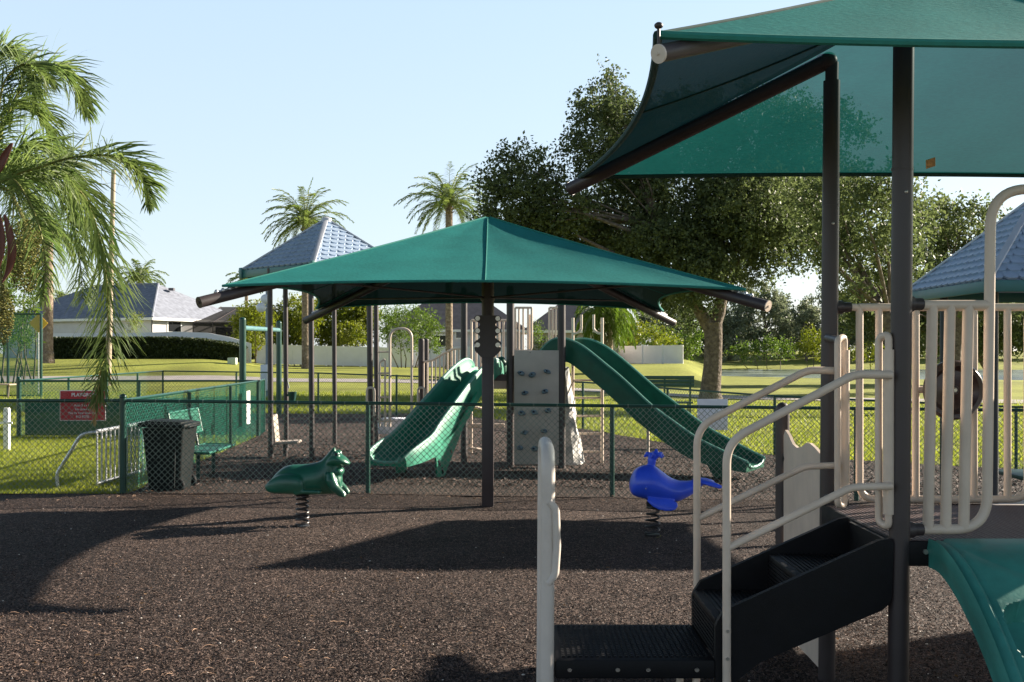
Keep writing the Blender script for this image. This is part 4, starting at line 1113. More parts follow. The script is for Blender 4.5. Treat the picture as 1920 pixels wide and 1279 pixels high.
m = MB(); x, y = PX(13, 19.4), 19.4; m.box((x, y, .38), (.10, .10, .80), bevel=.01); m.box((x-.04, y-.062, .52), (.34, .03, .045), bevel=.006)
m.tube([(x, y, .76), (x, y, .80)], .05, seg=14)
tag(m.build('garden_post', M['white']), 'short white post with a cross bar on the grass at the left edge', 'post')
TB = thing('picnic_table', 'weathered wooden table behind the tall green screen at left', 'table', (PX(8, 42), 42, 0))
m = MB(); m.box((PX(0, 42), 42, .55), (1.1, .7, .05), bevel=.005); m.build('top', M['wood_pole'], TB)
for sx in (-.45, .42):
    m = MB(); m.beam((PX(0, 42)+sx, 41.8, 0), (PX(0, 42)+sx*.85, 42, .54), .05, .05); m.build('leg', M['wood_pole'], TB)
# ================================================================== tiled pyramid roofs
def pyramid_roof(parent, corners, apex, rows=12, tabw=.17, trim_h=.13):
    """four faces of overlapping scalloped sheet tiles + trim boards + ridge caps"""
    rf = MB()
    cen = sum(corners, Vector())/4
    first = None
    for i in range(4):
        A, B = corners[i], corners[(i+1) % 4]
        n = (B-A).cross(apex-A).normalized()
        if n.z < 0: n = -n
        m = MB(); m.add([A-n*.012, B-n*.012, apex-n*.012], [(0, 1, 2)])
        L = (B-A).length; e = (B-A)/L; h = (apex-(A+B)/2)
        for r in range(rows):
            v0 = r/rows; v1 = min((r+1.35)/rows, 1.0)
            def lim(v): return (L*v/2, L*(1-v/2))
            off = (tabw/2 if r % 2 else 0.0)
            s = off-tabw
            while s < L:
                pts = []
                for (u, dv) in ((0.02, .55), (.14, .16), (.32, 0), (.68, 0), (.86, .16), (.98, .55)):
                    v = v0+dv/rows*.55; a, b = lim(v)
                    x = min(max(s+u*tabw, a), b); pts.append(A+e*x+h*v+n*(.034-.010*dv))
                for u in (1, 0):
                    a, b = lim(v1); x = min(max(s+u*tabw, a), b); pts.append(A+e*x+h*v1+n*.0015)
                if (pts[3]-pts[2]).length > .004:
                    k = len(m.v); m.v += pts; m.f.append(tuple(range(k, k+8)))
                    lo = [p-n*.030 for p in pts[:6]]; k2 = len(m.v); m.v += lo
                    for q in range(5): m.f.append((k+q, k2+q, k2+q+1, k+q+1))
                s += tabw
        o = m.build('roof_panel', M['roof_tile'], parent, fixn=False, smooth=False)
    for i in range(4):
        A, B = corners[i], corners[(i+1) % 4]
        dz = Vector((0, 0, -trim_h/2))
        m = MB(); m.beam(A+dz, B+dz, .035, trim_h, bevel=.006); m.build('trim_board', M['roof_trim'], parent)
        m = MB(); out = (A-cen); out.z = 0; out.normalize()
        m.box(A+Vector((0, 0, -trim_h/2+.015))+out*.01, (.085, .085, trim_h+.06), rz=math.atan2(out.y, out.x)+PI/4, bevel=.01); m.build('corner_cap', M['roof_trim'], parent)
        m = MB(); m.beam(A+Vector((0, 0, .025)), apex+Vector((0, 0, .02)), .085, .03, bevel=.008); m.build('ridge_cap', M['cap'], parent)
    m = MB(); m.lathe([(.10, -.06), (.09, .02), (.03, .05), (0, .055)], apex, seg=12); m.build('finial', M['cap'], parent)

# ---- open pavilion left of the umbrella
PA = thing('roofed_pavilion', 'open pavilion on thin brown posts with a blue-grey tiled pyramid roof behind the umbrella', 'pavilion', (-3.27, 18.3, 0))
c = Vector((-3.27, 18.3, 0)); apx = P(612, 412, 18.3)
cs = []
for k in range(4):
    a = PI+k*PI/2+.03
    cs.append(c+Vector((1.46*math.cos(a), 1.46*math.sin(a), 3.27)))
pyramid_roof(PA, cs, apx, rows=11, tabw=.16)
for (px, y, r) in ((508, 17.7, .046), (585, 17.3, .046), (628, 20.3, .0445), (537, 18.9, .0445), (695, 17.6, .05), (707, 18.4, .0445)):
    x = PX(px, y); m = MB(); m.tube([(x, y, -.2), (x-.02, y, 3.26 if px < 640 else 3.0)], r, seg=16); m.build('post', M['brown'], PA)
m = MB(); x, y = PX(548, 18.8), 18.8
m.lathe([(.055, -.10), (.075, .0), (.085, .06), (.065, .06), (.05, -.08), (0, -.085)], (x, y, PZ(741, y)), seg=16); m.tube([(x-.10, y, PZ(741, y)), (x-.05, y, PZ(741, y))], .02, seg=8)
m.tube([(x-.06, y, PZ(728, y)), (x-.09, y, PZ(712, y))], .012, seg=6); m.build('bucket_cup', M['darkgreen'], PA)
# pale moulded seat
ST = thing('moulded_seat', 'pale moulded plastic seat on a short post beneath the pavilion', 'seat', (PX(535, 17.9), 17.9, 0))
y = 17.9
m = MB(); m.beam(P(516, 830, y), P(562, 828, y), .36, .045, bevel=.015); m.build('seat', M['seat'], ST)
m = MB(); m.beam(P(519, 832, y), P(514, 777, y), .34, .045, bevel=.015, up=Vector((1, 0, 0))); m.build('backrest', M['seat'], ST)
m = MB(); m.tube([P(535, 860, y), P(535, 830, y)], .04, seg=10); m.build('leg', M['brown'], ST)

# ---- play structure with the two slides
TB2 = thing('slide_tower', 'play tower with two green slides and a tan climbing panel, behind the fence', 'play tower', (0, 17, 0))
for (px, y, zt, r) in ((870, 17.3, 2.9, .055), (957, 16.9, 2.9, .0635), (1053, 16.85, 2.85, .0635), (790, 18.4, None, .055), (799, 19.4, None, .05)):
    x = PX(px, y); z1 = PZ(636, y) if zt is None else zt
    m = MB(); m.tube([(x, y, -.2), (x, y, z1-.02)], r, seg=18); m.ball((x, y, z1-.02), (r, r, .035), seg=18, rings=8); m.build('post', M['brown'], TB2)
m = MB(); m.box((0.0, 17.75, 1.43), (1.66, 1.35, .09), bevel=.01); m.box((-.42, 17.02, 1.42), (.78, .02, .11)); dk2 = m.build('deck', M['deck'], TB2)
m = MB(); m.box((PX(937, 17.05), 17.05, (PZ(702, 17.05)+PZ(729, 17.05))/2), (.30, .025, .24), bevel=.008); m.build('fascia_panel', M['tan'], TB2)
m = MB(); m.lathe([(.02, 0), (.09, .0), (.10, .12), (.085, .22), (.05, .29), (0, .31)], (PX(940, 17.2), 17.2, PZ(703, 17.2)), seg=18); m.build('dome_window', M['slide_dark'], TB2)
# climbing panel and its holds
y = 16.82; xa, xb = PX(964, y), PX(1048, y)
m = MB(); m.box(((xa+xb)/2, y, (PZ(657, y)+.02)/2), (xb-xa, .03, PZ(657, y)-.02), bevel=.008); cp = m.build('climbing_panel', M['panel_tan'], TB2)
for i, (px, py) in enumerate([(977, 700), (998, 703), (1026, 697), (984, 737), (1022, 734), (978, 775), (1002, 773), (1028, 770), (983, 811), (1020, 808), (975, 840), (1002, 842), (1028, 838)]):
    m = MB(); c = P(px, py, y-.045); rr = random.Random(i); a = rr.uniform(-.5, .5)
    R3 = Matrix.Rotation(a, 3, 'Y')
    m.ball(c, (.046+.020*rr.random(), .04, .030+.016*rr.random()), seg=12, rings=8, M=R3); m.ball(c+Vector((rr.uniform(-.03, .03), -.012, rr.uniform(-.02, .01))), (.030, .042, .024), seg=10, rings=7)
    for k in range(len(m.v)): m.v[k] += Vector((rr.uniform(-1, 1), rr.uniform(-1, 1), rr.uniform(-1, 1)))*.004
    ho = m.build('climbing_hold', M['hold'], TB2)
    b = MB(); b.ball(c+Vector((-.012, -.042, .012)), (.016, .012, .014), seg=8, rings=6); b.build('bolt', M['dark_eye'], ho)
for k in range(4):
    b = MB(); b.ball((xa+.05+k*(xb-xa-.1)/3, y-.017, PZ(661, y)), .010, seg=8, rings=5); b.build('bolt', M['bolt'], cp)

def slide(name, path, width, wall, mtl, liptl, parent, nsub=10, lab=None):
    pts = smooth_path([(p[0], p[1], p[2]) for p in path], nsub); ws = smooth_path([(p[3], p[4], 0) for p in path], nsub)
    rows = []; lips = [[], []]; n = len(pts)
    for i, p in enumerate(pts):
        t = (pts[min(i+1, n-1)]-pts[max(i-1, 0)]); th = Vector((t.x, t.y, 0)).normalized(); L = Vector((-th.y, th.x, 0)); t.normalize()
        U = L.cross(t); U = -U if U.z < 0 else U
        w = ws[i].x*width/2; h = wall*ws[i].y
        prof = [(-w-.055, -.055), (-w-.05, h*.5), (-w-.042, h), (-w-.02, h+.022), (-w+.008, h), (-w+.02, h*.5), (-w+.055, .07), (-w*.72, .018), (-w*.35, .0), (0, -.004)]
        prof = prof+[(-a, b) for a, b in reversed(prof[:-1])]
        prof += [(w*.5, -.055), (-w*.5, -.055)]
        rows.append([p+L*a+U*b for a, b in prof])
        for q, sg in enumerate((-1, 1)): lips[q].append(p+L*sg*(w+.018)+U*(h+.012))
    m = MB(); m.grid(rows, closed=True, caps=True); s = m.build(name, mtl, parent, angle=50)
    if lab: s['label'] = lab
    for q in range(2):
        l = MB(); l.tube(lips[q], .024, seg=8); l.build('rim', liptl, s)
    e = MB(); e.tube([lips[0][-1]]+[r for r in [rows[-1][k]+Vector((0, 0, .0)) for k in (5, 6, 7, 8, 9, 10, 11, 12, 13)]]+[lips[1][-1]], .022, seg=8); e.build('exit_lip', liptl, s)
    return s, rows
s1, r1 = slide('slide', [(-.40, 17.2, 1.52, .85, .3), (-.50, 17.0, 1.50, .85, .8), (-.70, 16.62, 1.28, .88, 1.0), (-1.00, 16.05, .90, .93, 1.0), (-1.28, 15.48, .54, 1.0, 1.0), (-1.43, 15.15, .40, 1.10, .85), (-1.56, 14.88, .345, 1.14, .72), (-1.68, 14.64, .32, 1.12, .5), (-1.76, 14.48, .30, 1.0, .22)],
               .58, .27, M['slide'], M['lip'], TB2, lab='wide green slide with pale worn rims, facing the fence')
# moulded support fin of the front slide
for sg in (1,):
    L = Vector((.87, -.49, 0))
    base = Vector((-1.36, 15.32, 0)); c = base+L*.33; fd = Vector((-.49, -.87, 0))
    poly = [c+fd*.34+Vector((0, 0, .36)), c+fd*.10+Vector((0, 0, .30)), c+fd*.06+Vector((0, 0, 0)), c+fd*-.10+Vector((0, 0, -.03)), c-fd*.18+Vector((0, 0, .10)), c-fd*.62+Vector((0, 0, .68)), c-fd*1.1+Vector((0, 0, 1.10)), c-fd*1.05+Vector((0, 0, 1.22)), c-fd*.45+Vector((0, 0, .66))]
    m = MB(); m.prism(poly, L*.03); fo = m.build('support_fin', M['slide'], s1, angle=25)
    for (a, z, dz) in ((-.06, .10, .10), (.02, .22, .09), (-.30, .36, .05)):
        q = c-fd*(-a)+L*.034+Vector((0, 0, z)); b = MB(); b.beam(q-fd*.015-Vector((0, 0, dz/2)), q+fd*.02+Vector((0, 0, dz/2)), .012, .03); b.build('slot', M['dark_eye'], fo)
    m = MB(); m.prism([p-L*.68 for p in poly], -L*.03); m.build('support_fin', M['slide'], s1, angle=25)
s2, r2 = slide('slide', [(.62, 17.62, 1.70, .9, .4), (.90, 17.5, 1.76, .95, 1.0), (1.20, 17.33, 1.70, 1, 1.0), (1.62, 17.08, 1.36, 1, 1.0), (2.10, 16.80, .92, 1, 1.0), (2.52, 16.52, .57, 1, 1.0), (2.90, 16.28, .31, 1.04, .95), (3.28, 16.04, .17, 1.08, .75), (3.70, 15.80, .10, 1.0, .3)],
               .82, .28, M['slide_dark'], M['lip'], TB2, lab='long dark green slide curving down to the right')
m = MB(); m.tube([P(1215, 850, 17.0), P(1215, 770, 17.0)], .025, seg=10); m.build('slide_post', M['tanlight'], TB2)
for (a, b) in (((2.95, 16.05), (3.05, 16.3)),):
    m = MB(); m.prism([(2.92, 15.98, .25), (3.25, 15.80, .10), (3.22, 15.80, -.14), (3.10, 15.86, -.12)], (.02, .035, 0)); m.build('support_fin', M['slide_dark'], TB2)
# tan ladder
y = 17.75
ld = MB(); ld.tube([P(1074, 868, y), P(1074, 596, y)], .026, seg=10); lo = ld.build('ladder_pole', M['tan'], TB2)
ld = MB(); ld.tube([P(1129, 868, y), P(1129, 596, y)], .026, seg=10); ld.build('ladder_pole', M['tan'], TB2)
for py in (713, 746, 780, 813, 847):
    m = MB(); m.tube([P(1074, py, y), P(1129, py, y)], .017, seg=8); m.build('rung', M['tan'], TB2)
for (a, b) in ((1090, 1074), (1113, 1129)):
    m = MB(); m.tube(fillet([P(a, 590, y), P(a, 618, y), P((a+b)/2, 625, y), P(b, 625, y)], .07), .022, seg=10); m.build('ladder_loop', M['tan'], TB2)
# marbled rock climber
m = MB(); rr = random.Random(5); rows = []
for i in range(13):
    t = i/12; z = -.05+1.62*t; cx = .90-.05*t; rx = (.36-.24*t**.8); ry = .42-.26*t; row = []
    for k in range(16):
        a = 2*PI*k/16; q = 1+.22*noise.noise(Vector((math.cos(a)*1.8, math.sin(a)*1.8, t*4)))+.06*rr.uniform(-1, 1)
        row.append((cx+rx*q*math.cos(a), 17.75+ry*q*math.sin(a), z+.03*rr.uniform(-1, 1)))
    rows.append(row)
m.grid(rows, closed=True, caps=True); m.build('rock_climber', M['rock'], TB2, smooth=False)
# barriers seen above the deck
def loop_barrier(pxs, y, zb, zt, name='barrier'):
    m = MB(); a, b = P(pxs[0], 600, y), P(pxs[-1], 600, y)
    m.tube(fillet([(a.x, y, zt), (a.x, y, zb), (b.x, y, zb), (b.x, y, zt)], .09), .020, seg=10); br = m.build(name, M['tan'], TB2)
    m = MB(); m.tube([(a.x, y, zt), (b.x, y, zt)], .02, seg=8); m.build('rail', M['tan'], br)
    for px in pxs[1:-1]:
        m = MB(); m.tube([(PX(px, y), y, zb), (PX(px, y), y, zt)], .017, seg=8); m.build('bar', M['tan'], br)
loop_barrier([966, 973, 981, 990, 997], 18.35, 1.86, 2.62); loop_barrier([1030, 1036, 1042, 1049], 18.35, 1.90, 2.62)
loop_barrier([884, 893, 902, 911], 18.4, 1.55, 2.40); loop_barrier([928, 936, 944, 952], 18.4, 1.62, 2.40)
m = MB(); m.tube([P(994, 590, 18.6), P(994, 740, 18.6)], .022, seg=8); m.build('pole', M['tan'], TB2)
# arch climber, bridge railing and ground loops on the left of the tower
y = 17.6
m = MB(); m.tube(fillet([P(731, 800, y), P(731, 616, y), P(772, 616, y), P(772, 800, y)], .185, 10), .022, seg=12); ac = m.build('arch_climber', M['tan'], TB2)
for py in (660, 700, 745, 790):
    m = MB(); m.tube([P(708, py, y), P(731, py, y)], .016, seg=8); m.build('rung', M['tan'], ac)
m = MB(); m.tube(fillet([P(712, 800, y), P(712, 680, y), P(722, 672, y), P(722, 800, y)], .05), .018, seg=8); m.build('grab_loop', M['tan'], ac)
for a, b in ((688, 702), (784, 796)):
    m = MB(); m.tube(fillet([P(a, 792, 17.3), P(a, 727, 17.3), P(b, 727, 17.3), P(b, 780, 17.3)], .08), .02, seg=8); m.build('grab_loop', M['tan'], TB2)
tp = smooth_path([P(793, 679, 18.4), P(812, 675, 18.2), P(832, 663, 17.9), P(850, 655, 17.7), P(868, 653, 17.4)], 8)
m = MB(); m.tube(tp, .02, seg=8); rl = m.build('bridge_railing', M['tan'], TB2)
bt = [Vector((p.x, p.y, p.z-.70)) for p in tp]
m = MB(); m.tube(bt, .02, seg=8); m.build('lower_rail', M['tan'], rl)
for k in range(1, len(tp)-1, 3):
    m = MB(); m.tube([tp[k], bt[k]], .014, seg=8); m.build('bar', M['tan'], rl)
br = MB(); br.grid([[(p.x+.0, p.y+dy, p.z+.05) for p in bt] for dy in (.05, .8)], caps=False); br.build('bridge_deck', M['deck'], TB2, fixn=False)
m = MB(); m.box((PX(738, 18), 18.0, (PZ(788, 18)+PZ(812, 18))/2), (.50, .42, .24), bevel=.03); m.box((PX(738, 18), 17.95, PZ(786, 18)), (.42, .36, .05), bevel=.022); m.build('transfer_step', M['lamp_white'], TB2)
m = MB(); m.tube([P(884, 850, 19), P(884, 640, 19)], .022, seg=8); rp = m.build('rung_pole', M['tan'], TB2)
for py, a, b in ((700, 866, 905), (767, 866, 905), (845, 862, 908)):
    m = MB(); m.tube(smooth_path([P(a, py+3, 19), P(884, py-4, 18.9), P(b, py-1, 19)], 5), .022, seg=8); m.build('rung', M['tan'], rp)
m = MB(); m.box((PX(900, 19), 19, PZ(798, 19)), (.9, .05, .07), bevel=.01); m.build('beam', M['tan'], TB2)

# ---- roofed tower right, behind the near tower
PC = thing('roofed_pavilion', 'blue-grey tiled pyramid roof on dark posts behind the right hand barrier', 'pavilion', (6.45, 12.75, 0))
cs = [Vector((x, y, 2.63)) for x, y in ((5.30, 11.55), (7.60, 11.55), (7.60, 14.0), (5.30, 14.0))]
pyramid_roof(PC, cs, Vector((6.45, 12.78, 3.74)), rows=12, tabw=.17)
for (px, y) in ((1770, 13.6), (1863, 12.0), (2110, 12.0), (2010, 13.6)):
    x = PX(px, y); m = MB(); m.tube([(x, y, -.3), (x, y, 2.62)], .052, seg=14); m.build('post', M['darkpost'], PC)
m = MB(); m.box((PX(1935, 12.6), 12.6, PZ(890, 12.6)), (.62, .8, .05), bevel=.015); m.build('table_top', M['darkgreen'], PC)
m = MB(); m.box((PX(1905, 12.1), 12.1, PZ(943, 12.1)), (.75, .7, .03), bevel=.01); m.build('footing', M['tanlight'], PC)

# ---- green frame, pole with dishes, far bench
GF = thing('climbing_frame', 'tall green two-post frame with a pale overhead bar beyond the side fence', 'climbing frame', (PX(455, 24), 24, 0))
a = Vector((PX(455, 24), 24, 0)); b = Vector((PX(523, 30), 30, 0))
for p, zt in ((a, PZ(599, 24)), (b, PZ(605, 30))):
    m = MB(); r = .078; m.tube([p-Vector((0, 0, .2)), (p.x, p.y, zt)], r, seg=16); m.ball((p.x, p.y, zt), (r, r, .05), seg=16, rings=8); m.build('post', M['fence'], GF)
m = MB(); m.tube([(a.x, a.y, PZ(615, 24)), (b.x, b.y, PZ(619, 30))], .06, seg=12); m.build('overhead_bar', mat('pale_teal_metal', (0.10, 0.22, 0.23), .4, metal=.1), GF)
DP = thing('dish_pole', 'slim blue-grey pole with two round white dishes and a white box', 'pole', (PX(503, 42), 42, 0))
m = MB(); m.tube([(PX(503, 42), 42, -.1), (PX(503, 42), 42, PZ(545, 42))], .11, seg=10); m.build('pole', mat('grey_blue_pole', (.20, .25, .33), .5), DP)
for px, py in ((489, 577), (497, 561)):
    c = P(px, py, 41.6); m = MB(); m.lathe([(0, -.10), (.10, -.08), (.17, -.02), (.20, .05), (.19, .06), (0, .02)], c, axis='Y', seg=20); m.tube([c, P(503, py, 42)], .03, seg=6); m.build('dish', M['lamp_white'], DP)
c = P(496, 708, 41.7); m = MB(); m.box(c, (.28, .25, 1.05), bevel=.02); m.build('cabinet', M['lamp_white'], DP)
FB = thing('park_bench', 'dark park bench seen from behind beyond the outer fence, near the oak trunk', 'bench', (PX(1250, 34), 34, g(5, 34)))
y = 34; gz = g(5, 34)
m = MB()
for k in range(3): m.box((PX(1240, y), y, PZ(722-k*7, y)), (2.15, .035, .115), bevel=.01)
m.build('backrest', M['darkgreen'], FB)
m = MB(); m.box((PX(1240, y), y+.25, gz+.44), (2.1, .45, .05), bevel=.01); m.build('seat', M['darkgreen'], FB)
for px in (1190, 1246, 1294):
    x = PX(px, y); m = MB(); m.beam((x, y+.02, gz-.05), (x, y-.01, PZ(705, y)), .06, .05); m.beam((x, y+.02, gz+.40), (x, y+.45, gz+.42), .05, .05); m.beam((x, y+.45, gz-.05), (x, y+.42, gz+.44), .05, .05); m.build('leg', M['darkgreen'], FB)
x = P(436, 678, 76); m = MB(); m.box((x.x, 76, g(x.x, 76)+.22), (.6, .6, .5), bevel=.03); tag(m.build('utility_box', mat('pale_green_box', (.42, .50, .42), .5)), 'small pale green utility box on the lawn at the hedge end', 'utility box')
# ================================================================== houses, hedge, far fences
HN = thing('stucco_house', 'pale stucco house with a grey hipped roof behind the dark hedge', 'house', (-36, 101, g(-36, 101)))
C0 = Vector((-32.9, 95, 0)); u = Vector((.404, .915, 0)); v = Vector((-.915, .404, 0)); ZE = 5.05
A, Bq, Cq, Dq = C0, C0+u*13, C0+u*13+v*19, C0+v*19
m = MB()
for a, b in ((A, Bq), (Bq, Cq), (Cq, Dq), (Dq, A)): m.add([a+Vector((0, 0, .3)), b+Vector((0, 0, .3)), b+Vector((0, 0, ZE)), a+Vector((0, 0, ZE))], [(0, 1, 2, 3)])
hw = m.build('wall', M['house_w'], HN, smooth=False)
R1 = C0+u*6.5+v*5.2+Vector((0, 0, 8.65)); R2 = C0+u*6.5+v*14+Vector((0, 0, 8.65))
e = .55; zr = Vector((0, 0, ZE))
a_, b_, c_, d_ = A-u*e-v*e+zr, Bq+u*e-v*e+zr, Cq+u*e+v*e+zr, Dq-u*e+v*e+zr
m = MB(); m.add([a_, b_, R1], [(0, 1, 2)]); m.add([b_, c_, R2, R1], [(0, 1, 2, 3)]); m.add([c_, d_, R2], [(0, 1, 2)]); m.add([d_, a_, R1, R2], [(0, 1, 2, 3)])
rf = m.build('roof', M['shingle'], HN, smooth=False)
m = MB()
for a, b in ((a_, b_), (b_, c_), (c_, d_), (d_, a_)): m.beam(a-Vector((0, 0, .12)), b-Vector((0, 0, .12)), .12, .24)
m.build('gutter', M['white'], HN)
m = MB(); m.box(R1.lerp(a_, .15)+u*1.3+v*-.6+Vector((0, 0, .0)), (.5, .5, .25)); m.build('roof_vent', M['shingle_d'], rf)
m = MB(); m.tube([R1+Vector((0, 0, .05)), a_+Vector((0, 0, .05))], .10, seg=6); m.tube([R1+Vector((0, 0, .05)), R2+Vector((0, 0, .05))], .10, seg=6); m.build('ridge', M['shingle'], rf)
q = C0+u*2.9+Vector((0, 0, 4.30)); n = -v
m = MB(); m.beam(q-u*.95, q+u*.95, .14, 1.15); wn_ = m.build('window', M['white'], HN)
m = MB(); m.beam(q-u*.80+n*.06, q+u*.80+n*.06, .10, .92); m.build('pane', M['glass'], wn_)
q = C0+u*10.0+Vector((0, 0, 2.9)); m = MB(); m.beam(q-u*1.2, q+u*1.2, .14, 3.0); m.build('door', M['glass'], HN)
m = MB(); m.tube([A-v*.06-u*.05+Vector((0, 0, .3)), A-v*.06-u*.05+zr], .06, seg=6); m.build('downpipe', M['shingle_d'], HN)
# screened porch
SP = thing('screened_porch', 'dark screened porch with a sloping mesh roof beside the stucco house', 'porch', (-28.5, 101, g(-28, 101)))
x0, x1, y0, y1 = -30.2, -24.6, 98.5, 108
zg = 1.2
m = MB(); m.add([(x0, y0, zg), (x1, y0, zg), (x1, y0, 4.7), (x0, y0, 4.7), (x0, y1, zg), (x1, y1, zg), (x1, y1, 6.6), (x0, y1, 6.6)], [(0, 1, 2, 3), (1, 5, 6, 2), (3, 2, 6, 7), (4, 5, 6, 7)])
m.build('screen', M['porch'], SP, smooth=False)
m = MB()
for k in range(4):
    x = x0+(x1-x0)*k/3; m.beam((x, y0, zg), (x, y0, 4.7), .09, .09); m.beam((x, y0, 4.7), (x, y1, 6.6), .09, .09)
m.beam((x0, y0, 4.7), (x1, y0, 4.7), .09, .12); m.beam((x0, y0, 2.6), (x1, y0, 2.6), .07, .08)
for k in range(3): m.beam((x1, y0+(y1-y0)*k/2, zg), (x1, y0+(y1-y0)*k/2, 4.7+1.9*k/2), .09, .09)
m.build('frame', M['porch_frame'], SP)
def hip_house(name, label, x0, x1, y0, y1, zb, ze, zr_, wm, rm, wins):
    H = thing(name, label, 'house', ((x0+x1)/2, (y0+y1)/2, zb))
    m = MB(); m.box(((x0+x1)/2, (y0+y1)/2, (zb+ze)/2), (x1-x0, y1-y0, ze-zb)); m.build('wall', wm, H, smooth=False)
    e = .6; d = (y1-y0)/2+e
    r1 = Vector((x0-e+d, (y0+y1)/2, zr_)); r2 = Vector((x1+e-d, (y0+y1)/2, zr_))
    a, b, c, dd = Vector((x0-e, y0-e, ze)), Vector((x1+e, y0-e, ze)), Vector((x1+e, y1+e, ze)), Vector((x0-e, y1+e, ze))
    if r1.x > r2.x: r1 = r2 = (r1+r2)/2
    m = MB(); m.add([a, b, r2, r1], [(0, 1, 2, 3)]); m.add([b, c, r2], [(0, 1, 2)]); m.add([c, dd, r1, r2], [(0, 1, 2, 3)]); m.add([dd, a, r1], [(0, 1, 2)])
    m.build('roof', rm, H, smooth=False)
    m = MB()
    for p, q in ((a, b), (b, c), (c, dd), (dd, a)): m.beam(p-Vector((0, 0, .12)), q-Vector((0, 0, .12)), .12, .24)
    m.build('gutter', M['white'], H)
    for (x, z, w, h) in wins:
        m = MB(); m.box((x, y0-.02, z), (w+.3, .12, h+.3)); wo = m.build('window', M['white'], H)
        m = MB(); m.box((x, y0-.07, z), (w, .08, h)); m.build('pane', M['glass'], wo)
    return H
hip_house('bungalow', 'pale bungalow with a slate grey roof behind the palm trunk and front slide', -12.5, 1.0, 104, 114, .4, 4.15, 8.2, M['house_w'], M['shingle_d'], [(PX(864, 104), PZ(624, 104), .9, 1.0), (-7.2, 2.9, 1.2, 1.3)])
hip_house('bungalow', 'taupe bungalow with a dark roof glimpsed above the climbing panel', 1.6, 10.0, 98, 106, .4, 3.95, 7.4, M['house_t'], M['shingle_d'], [(PX(1042, 98), PZ(640, 98), .8, 1.2)])

# clipped hedge
def hx(px): return PX(px, 82)
hz = lambda x: interp(x, [(hx(90), PZ(634, 82)), (hx(300), PZ(633, 82)), (hx(370), PZ(636, 82)), (hx(430), PZ(645, 82)), (hx(455), PZ(652, 82))])
HG = thing('clipped_hedge', 'long dark clipped hedge across the lawn in front of the stucco house', 'hedge', ((hx(95)+hx(452))/2, 83, 1.3))
xs = np.linspace(hx(92), hx(452), 40); rows = []
for x in xs:
    zg = g(x, 82)-.1; zt = hz(x)-.12; rows.append([(x, 82.15, zg), (x, 82.12, zt), (x, 84.3, zt), (x, 84.3, zg)])
m = MB(); m.grid(rows, closed=True, caps=True); m.build('branches', M['hedge_core'], HG, smooth=False)
n = 52000; X = rng.uniform(xs[0], xs[-1], n); f = rng.random(n); Zt = np.array([hz(x) for x in X]); Zg = np.array([g(x, 82) for x in X])
front = f < .72
Yv = np.where(front, 82.08+rng.normal(0, .07, n), rng.uniform(82.1, 84.3, n)); Zv = np.where(front, Zg+(Zt-Zg)*rng.random(n), Zt+rng.normal(-.04, .05, n))
np_quads('foliage', leaf_quads(np.stack([X, Yv, Zv], 1), .17, .10), M['hedge'], HG)
# white garden wall behind the hedge
m = MB(); rows = []
for px in np.linspace(60, 470, 60):
    x = PX(px, 86); z = interp(px, [(60, PZ(626, 86)), (180, PZ(624, 86)), (240, PZ(624.5, 86)), (330, PZ(622, 86)), (390, PZ(624, 86)), (430, PZ(632, 86)), (470, PZ(644, 86))])
    rows.append([(x, 86, 1.0), (x, 86, z), (x, 86.25, z), (x, 86.25, 1.0)])
m.grid(rows, closed=True, caps=True)
tag(m.build('garden_wall', M['vinyl']), 'long pale wall with a gently curving top just behind the clipped hedge', 'wall')

def vinyl(label, pts, h, n):
    V = thing('vinyl_fence', label, 'fence', (pts[0][0], pts[0][1], pts[0][2]), 'white vinyl fences')
    for (a, b) in zip(pts, pts[1:]):
        a = Vector(a); b = Vector(b)
        for k in range(n):
            p = a.lerp(b, k/n); q = a.lerp(b, (k+1)/n); pm = (p+q)/2
            m = MB(); m.beam(p+Vector((0, 0, h/2)), q+Vector((0, 0, h/2)), .05, h-.15); m.beam(p+Vector((0, 0, h-.08)), q+Vector((0, 0, h-.08)), .10, .14); m.beam(p+Vector((0, 0, .10)), q+Vector((0, 0, .10)), .10, .16)
            m.build('panel', M['vinyl'], V)
            m = MB(); m.box(p+Vector((0, 0, h/2)), (.15, .15, h+.06)); m.add([p+Vector((-.09, -.09, h+.03)), p+Vector((.09, -.09, h+.03)), p+Vector((.09, .09, h+.03)), p+Vector((-.09, .09, h+.03)), p+Vector((0, 0, h+.13))], [(0, 1, 4), (1, 2, 4), (2, 3, 4), (3, 0, 4)]); m.build('post', M['vinyl'], V)
    return V
vinyl('white vinyl fence running behind the pavilion posts', [(PX(482, 98), 98, g(PX(482, 98), 98)-.05), (PX(772, 98), 98, g(PX(772, 98), 98)-.05)], 1.85, 9)
vinyl('white vinyl fence half hidden behind the front slide and palm trunk', [(PX(774, 100.5), 100.5, .45), (PX(960, 100.5), 100.5, .45)], 2.0, 6)
vinyl('sunlit white vinyl fence ending left of the oak trunk', [(PX(1100, 104), 104, .72), (PX(1281, 96), 96, .82)], 1.75, 5)

# ================================================================== vegetation
def limb(m, a, b, r0, r1, bend=.12, n=6, seg=8):
    a = Vector(a); b = Vector(b); L = (b-a).length
    off = Vector((random.uniform(-1, 1), random.uniform(-1, 1), random.uniform(-.3, .6)))*L*bend
    pts = [a.lerp(b, t)+off*math.sin(PI*t) for t in np.linspace(0, 1, n)]
    m.tube(pts, [r0+(r1-r0)*t for t in np.linspace(0, 1, n)], seg=seg); return pts

